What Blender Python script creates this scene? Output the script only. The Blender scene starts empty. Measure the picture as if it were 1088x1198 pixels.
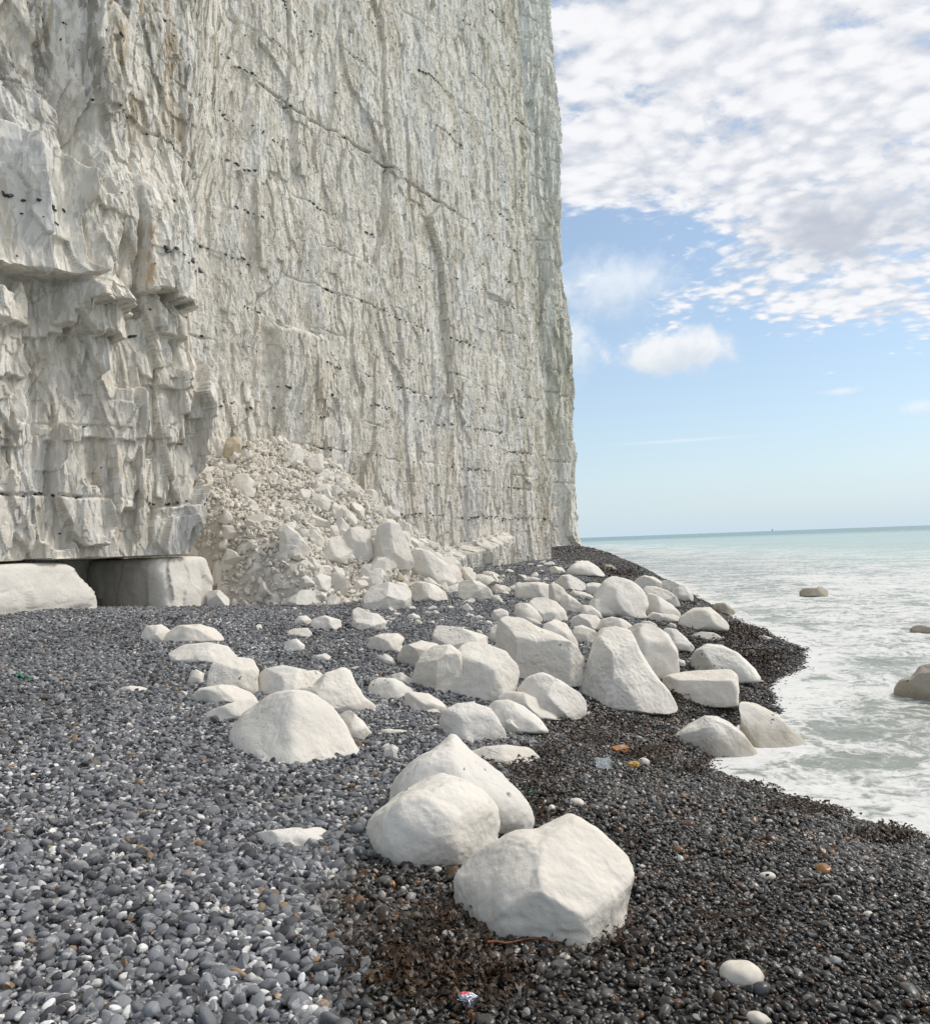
import bpy, bmesh, math, random
import numpy as np
from mathutils import Vector, Matrix
random.seed(7); RNG = np.random.default_rng(7)
scene = bpy.context.scene
col = scene.collection
# ------------------------------------------------------------------ camera model
H = 2.6; F = 950.0; PITCH = math.atan(35/950); ROLL = math.radians(2.1)
cp, sp = math.cos(PITCH), math.sin(PITCH); cr, sr = math.cos(ROLL), math.sin(ROLL)
FW = np.array([0, cp, sp]); R0 = np.array([1., 0, 0]); U0 = np.array([0, -sp, cp])
RT = R0*cr - U0*sr; UP = U0*cr + R0*sr
CAM = np.array([0., 0., H])
def ray(px, py):
    d = FW + (px-544)/F*RT - (py-599)/F*UP
    return d/np.linalg.norm(d)
def project(P):
    q = P - CAM
    w = q@FW
    return 544+F*(q@RT)/w, 599-F*(q@UP)/w
cam_d = bpy.data.cameras.new('camera'); cam = bpy.data.objects.new('camera', cam_d); col.objects.link(cam)
M3 = Matrix(((RT[0], UP[0], -FW[0]), (RT[1], UP[1], -FW[1]), (RT[2], UP[2], -FW[2])))
cam.matrix_world = Matrix.Translation(Vector(CAM)) @ M3.to_4x4()
cam_d.sensor_fit = 'HORIZONTAL'; cam_d.sensor_width = 36; cam_d.lens = 36*F/1088
cam_d.clip_start = 0.05; cam_d.clip_end = 20000
scene.camera = cam
# ------------------------------------------------------------------ noise
def _h(ix, iy, iz, seed):
    h = (ix.astype(np.int64)*374761393 + iy.astype(np.int64)*668265263 + iz*2147483647*3 + seed*974634777) & 0xffffffff
    h = ((h ^ (h >> 13))*1274126177) & 0xffffffff
    h = ((h ^ (h >> 16))*2246822519) & 0xffffffff
    return (h ^ (h >> 15)) & 0xffffffff
def rnd2(ix, iy, seed, k=0):
    return (_h(ix, iy, np.int64(k), seed).astype(np.float64))/4294967296.0
_pg = np.random.default_rng(1234)
PERM = _pg.permutation(256).astype(np.int32); PERM = np.concatenate([PERM]*4)
GR3 = _pg.normal(size=(256, 3)); GR3 = (GR3/np.linalg.norm(GR3, axis=1)[:, None]*1.15).astype(np.float32)
_ga = np.linspace(0, 2*np.pi, 256, endpoint=False); GR2 = np.stack([np.cos(_ga), np.sin(_ga)], 1).astype(np.float32)*1.1
def noise3(x, y, z, seed=0):
    x = np.asarray(x, np.float32); y = np.asarray(y, np.float32)
    flat2 = np.ndim(z) == 0 or (np.size(z) > 0 and np.ptp(z) == 0)
    if flat2:
        zz = float(z if np.ndim(z) == 0 else np.ravel(z)[0]); x = x+np.float32(zz*17.3+seed*5.71); y = y+np.float32(zz*3.1-seed*2.93)
        x, y = np.broadcast_arrays(x, y)
    else:
        z = np.asarray(z, np.float32); x, y, z = np.broadcast_arrays(x, y, z)
        z0 = np.floor(z); fz = z-z0; w = fz*fz*fz*(fz*(fz*6-15)+10); z0 = z0.astype(np.int32)
    x0 = np.floor(x); y0 = np.floor(y); fx = x-x0; fy = y-y0
    x0 = x0.astype(np.int32); y0 = y0.astype(np.int32)
    u = fx*fx*fx*(fx*(fx*6-15)+10); v = fy*fy*fy*(fy*(fy*6-15)+10)
    sd = (seed*37) & 255; out = 0
    for a in (0, 1):
        pa = PERM[((x0+a) & 255)+sd]; wu = u if a else 1-u
        for b in (0, 1):
            pb = PERM[pa+((y0+b) & 255)]; wv = wu*(v if b else 1-v)
            if flat2:
                out = out + (GR2[pb, 0]*(fx-a)+GR2[pb, 1]*(fy-b))*wv
            else:
                for c in (0, 1):
                    h = PERM[pb+((z0+c) & 255)]
                    out = out + (GR3[h, 0]*(fx-a)+GR3[h, 1]*(fy-b)+GR3[h, 2]*(fz-c))*wv*(w if c else 1-w)
    return out*1.3
def fbm(x, y, z, octv=4, seed=0, gain=.5):
    s = 0; a = 1; f = 1
    for i in range(octv):
        s = s + a*noise3(x*f, y*f, z*f, seed+i); a *= gain; f *= 2.03
    return s
_tab = {}
def cell_tab(seed):
    if seed not in _tab: _tab[seed] = np.random.default_rng(seed*7+3).random((6, 512, 512), dtype=np.float32)
    return _tab[seed]
def vor(u, v, seed, box=False):
    """nearest jittered cell: returns du, dv to its centre, cell ids, F2-F1"""
    u = u.astype(np.float32); v = v.astype(np.float32); T = cell_tab(seed)
    iu = np.floor(u).astype(np.int32); iv = np.floor(v).astype(np.int32)
    best = np.full(u.shape, 9e9, np.float32); sec = best.copy()
    bu = np.zeros_like(u); bv = np.zeros_like(u); ci = np.zeros(u.shape, np.int32); cj = ci.copy()
    for a in (-1, 0, 1):
        for b in (-1, 0, 1):
            ii = iu+a; jj = iv+b; im = ii & 511; jm = jj & 511
            du = u-ii-T[0][im, jm]; dv = v-jj-T[1][im, jm]; d = np.maximum(np.abs(du), np.abs(dv))**2 if box else du*du+dv*dv
            m = d < best
            sec = np.where(m, best, np.minimum(sec, d))
            best = np.where(m, d, best); bu = np.where(m, du, bu); bv = np.where(m, dv, bv)
            ci = np.where(m, im, ci); cj = np.where(m, jm, cj)
    return bu, bv, ci, cj, np.sqrt(sec)-np.sqrt(best)
def facets(s, z, cs, cz, seed, off, tu, tv, slant=.0, box=False):
    """off: step amplitude in m; tu,tv: tilt slopes"""
    u = s/cs + slant*z/cs + (.07 if box else .22)*noise3(s/cs*.9, z/cz*1.6, 0, seed+50); v = z/cz + (.07 if box else .22)*noise3(s/cs*.9, z/cz*1.6, 5.5, seed+51)
    du, dv, ci, cj, e = vor(u, v, seed, box)
    T = cell_tab(seed); r1 = T[2][ci, cj]; r2 = T[3][ci, cj]*2-1; r3 = T[4][ci, cj]*2-1
    return off*(r1*2-1) + tu*r2*du*cs + tv*r3*dv*cz, r1, e
def sstep(a, b, x):
    t = np.clip((x-a)/(b-a), 0, 1); return t*t*(3-2*t)
# ------------------------------------------------------------------ materials
def new_mat(name):
    m = bpy.data.materials.new(name); m.use_nodes = True
    nt = m.node_tree; nt.nodes.clear()
    out = nt.nodes.new('ShaderNodeOutputMaterial'); b = nt.nodes.new('ShaderNodeBsdfPrincipled')
    nt.links.new(b.outputs[0], out.inputs[0])
    return m, nt, b
class G:
    def __init__(s, nt): s.nt = nt
    def n(s, t, **k):
        o = s.nt.nodes.new(t)
        for a, v in k.items(): setattr(o, a, v)
        return o
    def set(s, node, idx, v):
        if hasattr(v, 'outputs') : v = v.outputs[0]
        if isinstance(v, bpy.types.NodeSocket): s.nt.links.new(v, node.inputs[idx])
        elif v is not None:
            node.inputs[idx].default_value = v
    def math(s, op, a, b=None, c=None, clamp=False):
        o = s.n('ShaderNodeMath', operation=op); o.use_clamp = clamp
        s.set(o, 0, a)
        if b is not None: s.set(o, 1, b)
        if c is not None: s.set(o, 2, c)
        return o.outputs[0]
    def vmath(s, op, a, b=None):
        o = s.n('ShaderNodeVectorMath', operation=op); s.set(o, 0, a)
        if b is not None: s.set(o, 1, b)
        return o.outputs[0]
    def noise(s, vec, scale, detail=4, rough=.5, dist=0):
        o = s.n('ShaderNodeTexNoise'); s.set(o, 'Vector', vec); o.inputs['Scale'].default_value = scale
        o.inputs['Detail'].default_value = detail; o.inputs['Roughness'].default_value = rough; o.inputs['Distortion'].default_value = dist
        return o.outputs['Fac']
    def voro(s, vec, scale, feature='F1', out='Distance'):
        o = s.n('ShaderNodeTexVoronoi', feature=feature); s.set(o, 'Vector', vec); o.inputs['Scale'].default_value = scale
        return o.outputs[out]
    def ramp(s, fac, a, b, smooth=True):
        o = s.n('ShaderNodeMapRange'); o.interpolation_type = 'SMOOTHSTEP' if smooth else 'LINEAR'
        s.set(o, 0, fac); o.inputs[1].default_value = a; o.inputs[2].default_value = b
        return o.outputs[0]
    def mix(s, f, a, b, mode='MIX'):
        o = s.n('ShaderNodeMix', data_type='RGBA', blend_type=mode)
        s.set(o, 0, f)
        for i, v in ((6, a), (7, b)):
            if isinstance(v, tuple): o.inputs[i].default_value = (*v, 1) if len(v) == 3 else v
            else: s.set(o, i, v)
        return o.outputs[2]
    def pos(s, scale=None):
        g = s.n('ShaderNodeNewGeometry').outputs['Position']
        if scale: return s.vmath('MULTIPLY', g, scale)
        return g
    def bump(s, h, strength, dist, nrm=None):
        o = s.n('ShaderNodeBump'); s.set(o, 'Height', h); o.inputs['Strength'].default_value = strength; o.inputs['Distance'].default_value = dist
        if nrm is not None: s.set(o, 'Normal', nrm)
        return o.outputs[0]
def chalk_mat(name, base, stain, speck=True, rough_scale=1.0, pits=1.0):
    m, nt, b = new_mat(name); g = G(nt); P = g.pos()
    oi = g.n('ShaderNodeObjectInfo').outputs['Random']
    offs = g.n('ShaderNodeCombineXYZ'); g.set(offs, 0, g.math('MULTIPLY', oi, 37.0))
    P = g.vmath('ADD', P, offs.outputs[0])
    n1 = g.noise(P, 1.7*rough_scale, 5, .6); n2 = g.noise(P, 9*rough_scale, 6, .65)
    c = g.mix(g.ramp(n1, .35, .7), base, tuple(x*.88 for x in base))
    c = g.mix(g.math('MULTIPLY', g.ramp(g.noise(P, 2.6*rough_scale, 6, .7, .6), .52, .75), .55), c, stain)
    c = g.mix(g.math('MULTIPLY', g.ramp(n2, .5, .8), .30), c, tuple(x*.74 for x in base))
    # per-stone tone
    c = g.mix(g.math('MULTIPLY', g.ramp(g.noise(P, .9*rough_scale, 4, .6, .5), .42, .62), .32), c, tuple(x*y for x, y in zip(base, (.78, .78, .80))))
    c = g.mix(g.math('MULTIPLY', oi, .35), c, tuple(x*y for x, y in zip(base, (.86, .80, .72))))
    zz = g.n('ShaderNodeSeparateXYZ'); g.set(zz, 0, g.pos())
    tide = g.ramp(g.math('ADD', zz.outputs[2], g.math('MULTIPLY', g.math('SUBTRACT', n2, .5), .5)), .34, .10)
    c = g.mix(g.math('MULTIPLY', tide, .6), c, (.36, .32, .24))
    if speck:
        wv_ = g.n('ShaderNodeTexNoise'); g.set(wv_, 'Vector', P); wv_.inputs['Scale'].default_value = 14*rough_scale
        v = g.math('ADD', g.voro(g.vmath('ADD', g.vmath('ADD', P, g.vmath('MULTIPLY', wv_.outputs['Color'], (.09, .09, .09))), (3.3, 1.1, 7.7)), 9*rough_scale), g.math('MULTIPLY', g.math('SUBTRACT', g.noise(P, 30*rough_scale, 3), .5), .25))
        gate = g.ramp(g.noise(P, 2.1*rough_scale, 3, .5), .56, .62)
        sp_ = g.math('MULTIPLY', g.ramp(v, .17, .10), gate)
        c = g.mix(g.math('MULTIPLY', sp_, .85), c, (.07, .055, .04))
    nt.links.new(c, b.inputs['Base Color']); b.inputs['Roughness'].default_value = .9
    b.inputs['Specular IOR Level'].default_value = .25
    pit = g.ramp(g.voro(P, 14*rough_scale), .0, .3)
    h1 = g.noise(P, 5*rough_scale, 8, .62)
    ck = g.n('ShaderNodeTexVoronoi', feature='DISTANCE_TO_EDGE'); g.set(ck, 'Vector', g.vmath('ADD', P, g.vmath('MULTIPLY', g.noise(P, 2.5, 4), (.9, .9, .9)))); ck.inputs['Scale'].default_value = 1.5*rough_scale
    crk = g.math('MULTIPLY', g.ramp(ck.outputs[0], .012, .0), g.ramp(g.noise(P, 1.3*rough_scale, 3), .54, .62))
    c = g.mix(g.math('MULTIPLY', crk, .18), c, (.36, .31, .25)); nt.links.new(c, b.inputs['Base Color'])
    nb = g.bump(g.math('SUBTRACT', 1.0, crk), .35, .012/rough_scale)
    nb = g.bump(h1, .45, .05/rough_scale, nb)
    nb = g.bump(g.noise(P, 38*rough_scale, 6, .7), .35, .006/rough_scale, nb)
    nb = g.bump(g.math('MULTIPLY', pit, g.ramp(g.noise(P, 4*rough_scale, 2), .52, .6)), .35*pits, .012/rough_scale, nb)
    nt.links.new(nb, b.inputs['Normal'])
    return m
M_boulder = chalk_mat('boulder_chalk', (.79, .755, .69), (.60, .50, .38))
M_bright = chalk_mat('fresh_chalk', (.75, .73, .69), (.68, .62, .54), speck=False, pits=.3)
M_rubble = chalk_mat('rubble_chalk', (.73, .705, .65), (.58, .47, .35), speck=False, rough_scale=3, pits=.4)
M_brown = chalk_mat('stained_chalk', (.58, .50, .38), (.42, .30, .17), rough_scale=2)
M_searock = chalk_mat('wet_chalk', (.43, .395, .335), (.32, .28, .22))
M_block = chalk_mat('foot_block_chalk', (.76, .73, .665), (.62, .54, .43), speck=False)
def cliff_mat():
    m, nt, b = new_mat('cliff_chalk'); g = G(nt); P = g.pos()
    at = g.n('ShaderNodeAttribute', attribute_name='tint'); c = at.outputs['Color']
    # coordinates stretched along the height of the face
    R = g.n('ShaderNodeMapping'); R.vector_type = 'POINT'; g.set(R, 0, P); R.inputs['Rotation'].default_value = (0, 0, math.radians(29.4))
    Q = g.vmath('MULTIPLY', R.outputs[0], (1, 1, .28))
    n1 = g.noise(Q, 2.2, 8, .68, .4); n2 = g.noise(Q, 9, 6, .7, .3); n3 = g.noise(P, 1.1, 6, .6)
    c = g.mix(g.math('MULTIPLY', g.ramp(n1, .52, .75), .32), c, (.42, .39, .33))
    c = g.mix(g.math('MULTIPLY', g.ramp(n2, .57, .75), .42), c, (.27, .25, .20))
    c = g.mix(g.math('MULTIPLY', g.ramp(n3, .55, .7), .3), c, (.60, .50, .39))
    nt.links.new(c, b.inputs['Base Color']); b.inputs['Roughness'].default_value = .92
    b.inputs['Specular IOR Level'].default_value = .2
    Rw = g.vmath('ADD', R.outputs[0], g.vmath('MULTIPLY', g.n('ShaderNodeTexNoise').outputs['Color'], (0, 0, 0)))
    V1 = g.vmath('MULTIPLY', Rw, (5.5, 5.5, 1.7)); V2 = g.vmath('MULTIPLY', Rw, (14, 14, 4.5))
    vs = []
    for V_, wt in ((V1, .50), (V2, .42)):
        vn = g.n('ShaderNodeTexVoronoi'); g.set(vn, 'Vector', g.vmath('ADD', V_, g.vmath('MULTIPLY', g.noise(V_, .8, 3), (1.4, 1.4, 1.4)))); vn.inputs['Scale'].default_value = 1
        sc = g.n('ShaderNodeSeparateColor'); g.set(sc, 0, vn.outputs['Color']); vs.append((vn, sc))
        c = g.mix(g.math('MULTIPLY', g.ramp(sc.outputs[0], .72, .74), wt), c, (.40, .385, .345))
        c = g.mix(g.math('MULTIPLY', g.ramp(sc.outputs[1], .80, .82), wt*.8), c, (.84, .82, .78))
    nt.links.new(c, b.inputs['Base Color'])
    h = g.math('ADD', g.math('MULTIPLY', vs[0][1].outputs[2], .6), vs[0][0].outputs['Distance'])
    h2 = g.math('ADD', g.math('MULTIPLY', vs[1][1].outputs[2], .6), vs[1][0].outputs['Distance'])
    nb = g.bump(n1, .35, .06); nb = g.bump(h, .35, .035, nb); nb = g.bump(h2, .3, .014, nb); nb = g.bump(n2, .3, .02, nb); nb = g.bump(g.noise(P, 30, 6, .7), .35, .010, nb)
    nt.links.new(nb, b.inputs['Normal'])
    return m
M_cliff = cliff_mat()
def plain(name, c, rough=.6, spec=.5, bump=0, bs=40, var=.0, metal=0):
    m, nt, b = new_mat(name); g = G(nt)
    cc = (*c, 1)
    b.inputs['Base Color'].default_value = cc; b.inputs['Roughness'].default_value = rough
    b.inputs['Specular IOR Level'].default_value = spec; b.inputs['Metallic'].default_value = metal
    if var:
        P = g.pos()
        nt.links.new(g.mix(g.ramp(g.noise(P, bs, 4, .6), .35, .65), tuple(x*(1-var) for x in c), tuple(min(1, x*(1+var)) for x in c)), b.inputs['Base Color'])
    if bump:
        nt.links.new(g.bump(g.noise(g.pos(), bs, 5, .6), bump, .01), b.inputs['Normal'])
    return m
M_flint = plain('black_flint', (.022, .021, .022), .45, .5, .3, 60, .3)
# ------------------------------------------------------------------ object helpers
def tag(o, label=None, cat=None, group=None, kind=None):
    if label: o['label'] = label
    if cat: o['category'] = cat
    if group: o['group'] = group
    if kind: o['kind'] = kind
    return o
def mesh_np(name, V, Fc, mat, smooth=False, parent=None, loc=None):
    """V (n,3); Fc (m,k) constant-size faces"""
    V = np.asarray(V, np.float32); Fc = np.asarray(Fc, np.int32)
    me = bpy.data.meshes.new(name)
    n, k = Fc.shape
    me.vertices.add(len(V)); me.vertices.foreach_set('co', V.ravel())
    me.loops.add(n*k); me.loops.foreach_set('vertex_index', Fc.ravel())
    me.polygons.add(n); me.polygons.foreach_set('loop_start', np.arange(0, n*k, k, dtype=np.int32))
    me.polygons.foreach_set('use_smooth', np.full(n, smooth))
    me.update(calc_edges=True)
    if mat: me.materials.append(mat)
    o = bpy.data.objects.new(name, me); col.objects.link(o)
    if loc is not None: o.location = loc
    if parent: o.parent = parent
    return o
def grid_faces(nr, nc):
    i = np.arange(nr-1)[:, None]*nc + np.arange(nc-1)[None, :]
    i = i.ravel()
    return np.stack([i, i+1, i+nc+1, i+nc], 1)
def color_attr(o, name, C):
    a = o.data.color_attributes.new(name, 'FLOAT_COLOR', 'POINT')
    C4 = np.ones((len(C), 4), np.float32); C4[:, :3] = C
    a.data.foreach_set('color', C4.ravel())
def float_attr(me, name, A):
    a = me.attributes.new(name, 'FLOAT', 'POINT'); a.data.foreach_set('value', np.asarray(A, np.float32).ravel())
_ico = {}
def ico(sub):
    if sub not in _ico:
        bm = bmesh.new(); bmesh.ops.create_icosphere(bm, subdivisions=sub, radius=1)
        V = np.array([v.co[:] for v in bm.verts]); V /= np.linalg.norm(V, axis=1)[:, None]
        Fc = np.array([[v.index for v in f.verts] for f in bm.faces]); bm.free()
        _ico[sub] = (V, Fc)
    return _ico[sub]
# ------------------------------------------------------------------ terrain
WL = np.array([(16, -40), (9, -8), (7.2, -2), (6.3, 1), (5.0, 4.4), (3.8, 6.66), (3.17, 7.6), (2.6, 9.0), (3.2, 10.6), (4.4, 11.8), (5.0, 13.8), (6.2, 15.4),
               (7.2, 17.6), (7.5, 19.9), (7.8, 24), (9.5, 35), (12, 54), (14.5, 78), (15.5, 100), (17, 135), (20, 260)], float)
DV = np.array([math.sin(math.radians(29.4)), math.cos(math.radians(29.4))]); NV = np.array([DV[1], -DV[0]])
def dist_water(x, y):
    x = np.asarray(x, float); y = np.asarray(y, float)
    d = np.full(x.shape, 1e9)
    for i in range(len(WL)-1):
        a = WL[i]; b = WL[i+1]; ab = b-a
        t = np.clip(((x-a[0])*ab[0]+(y-a[1])*ab[1])/(ab@ab), 0, 1)
        d = np.minimum(d, np.hypot(x-a[0]-t*ab[0], y-a[1]-t*ab[1]))
    xw = np.interp(y, WL[:, 1], WL[:, 0])
    return np.where(x < xw, d, -d)
APEX = np.array([-6.0, 27.2])
def heap_z(x, y):
    """rockfall cone leaning on the face"""
    s = x*DV[0]+y*DV[1]; p = x*NV[0]+y*NV[1]
    s0 = APEX@DV; p0 = APEX@NV
    r = np.hypot((s-s0)*np.where(s > s0, 1.12, .50), (p-p0)*1.0)
    r = r*(1+.10*noise3(s*.5, p*.5, 1.1, 91))
    zz = 6.9 - r*.98 + .012*r*r; zz = zz - .35*np.log1p(np.exp((zz-6.1)/.35)); zz = zz+.18*noise3(s*.9, p*.9, 2.2, 93)
    zz = zz - 3*sstep(15.8, 14.0, s)
    return zz + .22*noise3(s*1.1, p*1.1, 0, 92)+.10*noise3(s*3, p*3, 0, 94)
def beach_z(x, y):
    x = np.asarray(x, float); y = np.asarray(y, float)
    s = x*DV[0]+y*DV[1]; p = x*NV[0]+y*NV[1]
    dw = dist_water(x, y) + .16*noise3(x*.9, y*.9, 0, 11) + .05*noise3(x*4, y*4, 0, 12)
    pc = np.interp(s, [0, 43, 100], [-19, -19, -45])
    tot = np.clip(dw+np.maximum(p-pc, .5), 3, 40)
    L = np.clip(.2*tot, 1.2, 5)
    zc = np.interp(s, [0, 9.5, 15, 22, 43, 60, 110], [1.55, 1.62, 1.22, 1.3, 1.42, 1.6, 1.5])
    z = np.where(dw > 0, zc*(1-np.exp(-np.maximum(dw, 0)/L)), np.maximum(dw*.16, -3))
    z = z + (.03*noise3(x*.8, y*.8, 0, 13) + .015*noise3(x*2.7, y*2.7, 0, 14))*sstep(0, 1, dw)
    # shingle bank at the foot of the headland
    z = z + .35*np.exp(-((x-9.5)/3.0)**2-((y-72)/9)**2)
    return z
def ground_z(x, y):
    z = beach_z(x, y)
    near = (np.abs(np.asarray(x)-APEX[0]) < 9) & (np.abs(np.asarray(y)-APEX[1]) < 10)
    return np.where(near, np.maximum(z, heap_z(x, y)), z)
TS = np.concatenate([np.geomspace(1.2, 260, 2600)])
def hit(px, py, water=True):
    d = ray(px, py)
    X = d[0]*TS; Y = d[1]*TS; Z = H+d[2]*TS
    g = ground_z(X, Y)
    if water: g = np.maximum(g, 0)
    b = np.nonzero(Z < g)[0]
    i = b[0] if len(b) else len(TS)-1
    if i > 0:
        a0 = Z[i-1]-g[i-1]; a1 = Z[i]-g[i]; t = a0/(a0-a1+1e-12); T = TS[i-1]+(TS[i]-TS[i-1])*t
    else: T = TS[i]
    return CAM + d*T
def build_ground():
    ys = np.concatenate([np.arange(-14, 1, .5), np.arange(1, 14, .07), np.arange(14, 32, .12), np.arange(32, 140, .5), np.arange(140, 300, 5)])
    xs = np.concatenate([np.arange(-60, -20, 2), np.arange(-20, -6, .2), np.arange(-6, 9, .07), np.arange(9, 30, .3), np.arange(30, 60, 3)])
    X, Y = np.meshgrid(xs, ys)
    Z = beach_z(X, Y) - .012
    V = np.stack([X, Y, Z], -1).reshape(-1, 3)
    o = mesh_np('shingle_ground', V, grid_faces(len(ys), len(xs)), None, True)
    float_attr(o.data, 'wet', wetness(V[:, 0], V[:, 1]))
    m, nt, b = new_mat('shingle_bed'); g = G(nt); P = g.pos()
    w = g.n('ShaderNodeAttribute', attribute_name='wet').outputs['Fac']
    v = g.voro(P, 24, out='Color'); vv = g.n('ShaderNodeSeparateColor'); g.set(vv, 0, v)
    v2 = g.voro(P, 9, out='Color'); vv2 = g.n('ShaderNodeSeparateColor'); g.set(vv2, 0, v2)
    dry = g.mix(vv.outputs[0], (.06, .062, .07), (.20, .20, .21)); dry = g.mix(g.ramp(vv.outputs[1], .88, .9), dry, (.5, .48, .45))
    dry = g.mix(g.ramp(vv2.outputs[1], .92, .93), dry, (.5, .48, .45))
    wt = g.mix(vv.outputs[0], (.010, .009, .008), (.045, .040, .036))
    nt.links.new(g.mix(w, dry, wt), b.inputs['Base Color'])
    b.inputs['Roughness'].default_value = .8
    d = g.voro(P, 24)
    nt.links.new(g.bump(g.ramp(d, .6, 0), 1, .02), b.inputs['Normal'])
    o.data.materials.append(m)
    tag(o, kind='structure', label='sloping grey shingle beach between cliff and sea')
    return o
# wet/dry edge traced on the beach, in metres
_wet_px = [(330, 1260), (385, 1130), (400, 1075), (455, 1030), (500, 1000), (560, 920), (600, 880), (585, 855), (660, 820), (700, 800), (760, 760), (765, 735), (740, 712), (690, 678), (665, 660)]
def _mk_wet():
    pts = []
    for px, py in _wet_px:
        p = hit(px, py, False); pts.append((p[1], p[0]))
    pts.sort()
    a = np.array(pts); return a
def wetness(x, y):
    x = np.asarray(x, float); y = np.asarray(y, float)
    xw = np.interp(y, WETC[:, 0], WETC[:, 1])
    d = x - xw + .35*noise3(x*1.1, y*1.1, 0, 21) + .12*noise3(x*4, y*4, 0, 22)
    return sstep(-.18, .18, d)
WETC = _mk_wet()
ground = build_ground()
# ------------------------------------------------------------------ cliff
BANDS = [(3.78, .9), (5.3, .35), (6.15, .5), (7.35, .7), (8.15, .5), (9.3, .8), (10.6, .5), (12.2, .8), (13.9, .4), (15.3, .9), (16.8, .5), (18.7, 1.), (20.4, .5), (22.3, .8), (24.6, .6), (27, .9), (29.5, .6), (32, .8), (35, .5)]
def band_w(s, z0):
    return .16*noise3(s*.25, z0*3.1, 0, 31) + .05*noise3(s*1.6, z0*3.1, 0, 32)
def cliff_off(s, z, full=True):
    """outward offset from the plane 19 m off, and a tint"""
    o = np.zeros(s.shape)
    o += .45*noise3(s*.16, z*.05, 0, 40) + .14*noise3(s*.5, z*.13, 0, 41)
    f0, r0, e0 = facets(s, z, 2.6, 6.5, 42, .06, .11, .02)
    f1, r1, e1 = facets(s, z, .85, 2.6, 43, .05, .20, .03, .04, True)
    f2, r2, e2 = facets(s, z, .40, 1.25, 44, .030, .26, .05, -.08)
    f3, r3, e3 = facets(s, z, .17, .60, 45, .014, .22, .07, .04, True)
    f4, r4, e4 = facets(s, z, .075, .17, 46, .010, .35, .2)
    big1 = sstep(10.9, 10.4, s)*sstep(7.9, 8.1, z)*sstep(10.7, 10.5, z+.35*(s-9.5))
    fine = (1-.5*sstep(15, 13, s)*sstep(8.2, 7.6, z))*(1-.8*big1)
    o += f0+(f1+f2)*(.35+.65*fine)+(f3+f4*.7)*fine
    o += .015*noise3(s*6, z*2, 0, 47)*fine
    o += big1*(.55*np.abs(((s+.12*z-8.05)/1.25) % 1-.38)-.15)
    tint = .45*r1+.3*r2+.25*r3
    # buttress
    se = np.interp(z, [0, 2.5, 3.6, 4.8, 6.5, 8, 9.5, 11, 16], [13.1, 13.3, 13.4, 13.7, 14.0, 13.6, 13.4, 13.4, 13.8]) + .12*noise3(z*1.3, 0*z, 0, 48)
    w = np.interp(z, [0, 6, 9, 12, 15, 30], [.35, .6, 2.2, 4.2, 5.2, 7])
    t = np.clip((s-se)/w, 0, 1); B = 1-(t*t*(3-2*t)*.6+t*.4)
    near = sstep(19, 13.5, s)
    # big blocky facets on the buttress
    g0, q0, x0 = facets(s, z, 1.15, 2.1, 60, .24, .26, .05, 0, True)
    g2, q2, x2 = facets(s, z, .26, .8, 69, .035, .22, .05, 0, True)
    g1, q1, x1 = facets(s, z, .50, 1.6, 61, .10, .30, .06, 0, True); g1 = g1+g2
    low = sstep(9.5, 7.5, z)
    o += B*(3.9) + near*(g0*.95+g1*(1-.7*big1))*(.45+.55*low)*(1-.5*big1)
    # overhanging ledges (upper block, stepped undersides)
    def ledge(zl, s0, s1, amt, decay, sd=1):
        zz = zl + .10*noise3(s*.9, zl, 0, 62) + .05*np.sign(noise3(s*1.7, zl, 3, 63))
        m = sstep(s0-.12, s0+.05, s+.2*noise3(z*.8, s*.2, zl, 64))*sstep(s1+.12, s1-.05, s+.2*noise3(z*.8, s*.2, zl+9, 65))
        up = (z > zz)*np.clip((zz+decay*1.5-z)/(decay*.7), 0, 1)
        return amt*m*up
    o += ledge(8.05, -5, 10.35, .75, 3.0) + ledge(7.70, 10.35, 11.75, .50, 2.6) + ledge(8.35, 11.85, 13.5, .62, 2.3)
    o += ledge(7.15, 9.9, 11.35, .42, .75) + ledge(7.55, 12.3, 13.3, .30, .55) + ledge(6.9, -5, 9.0, .28, .8) - ledge(7.8, 11.6, 12.0, .35, .4)
    o += ledge(7.0, 4, 10.2, .20, 1.0)+ledge(5.0, 9.9, 11.6, .14, 1.5)+ledge(5.15, 11.8, 13.2, .18, 1.2)+ledge(4.75, -5, 9.5, .10, 1.4)
    o += ledge(5.75, 13.0, 14.2, .18, 1.6)
    o -= .75*sstep(11.2, 10.4, s)*sstep(10.55, 10.75, z+.35*(s-9.5)+.1*noise3(s*2, z*2, 0, 68))   # set-back above the big block
    o += near*.10*sstep(7.6, 6.8, z)
    # undercut at the foot
    zc = 2.53+.02*noise3(s*1.5, 0*s, 0, 66)
    cut = (z < zc)*(s < 14.6)
    o = np.where(cut, np.minimum(o, 1.55+.2*noise3(s*1.2, z*1.5, 0, 67)), o)
    # far foot ledge
    zt = np.interp(s, [26, 29.7, 37.9, 38.2], [1.2, 1.75, 2.95, 2.95])
    m = sstep(25, 28, s)*sstep(38.4, 38.0, s)
    o += m*(.25+.75*sstep(zt+.12, zt-.25, z))*.8*(.8+.4*r1)*(z < zt+.2)
    # scar blocks on the main face
    o -= .22*sstep(36.5, 36.7, s-.02*z)*sstep(40.2, 39.2, s)*sstep(15.6, 15.5, z)*sstep(9, 11.5, z)
    o += .35*sstep(20.5, 21.2, s)*sstep(24.0, 22.4, s)*sstep(10.4, 10.1, z)*sstep(5.5, 9, z)
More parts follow.
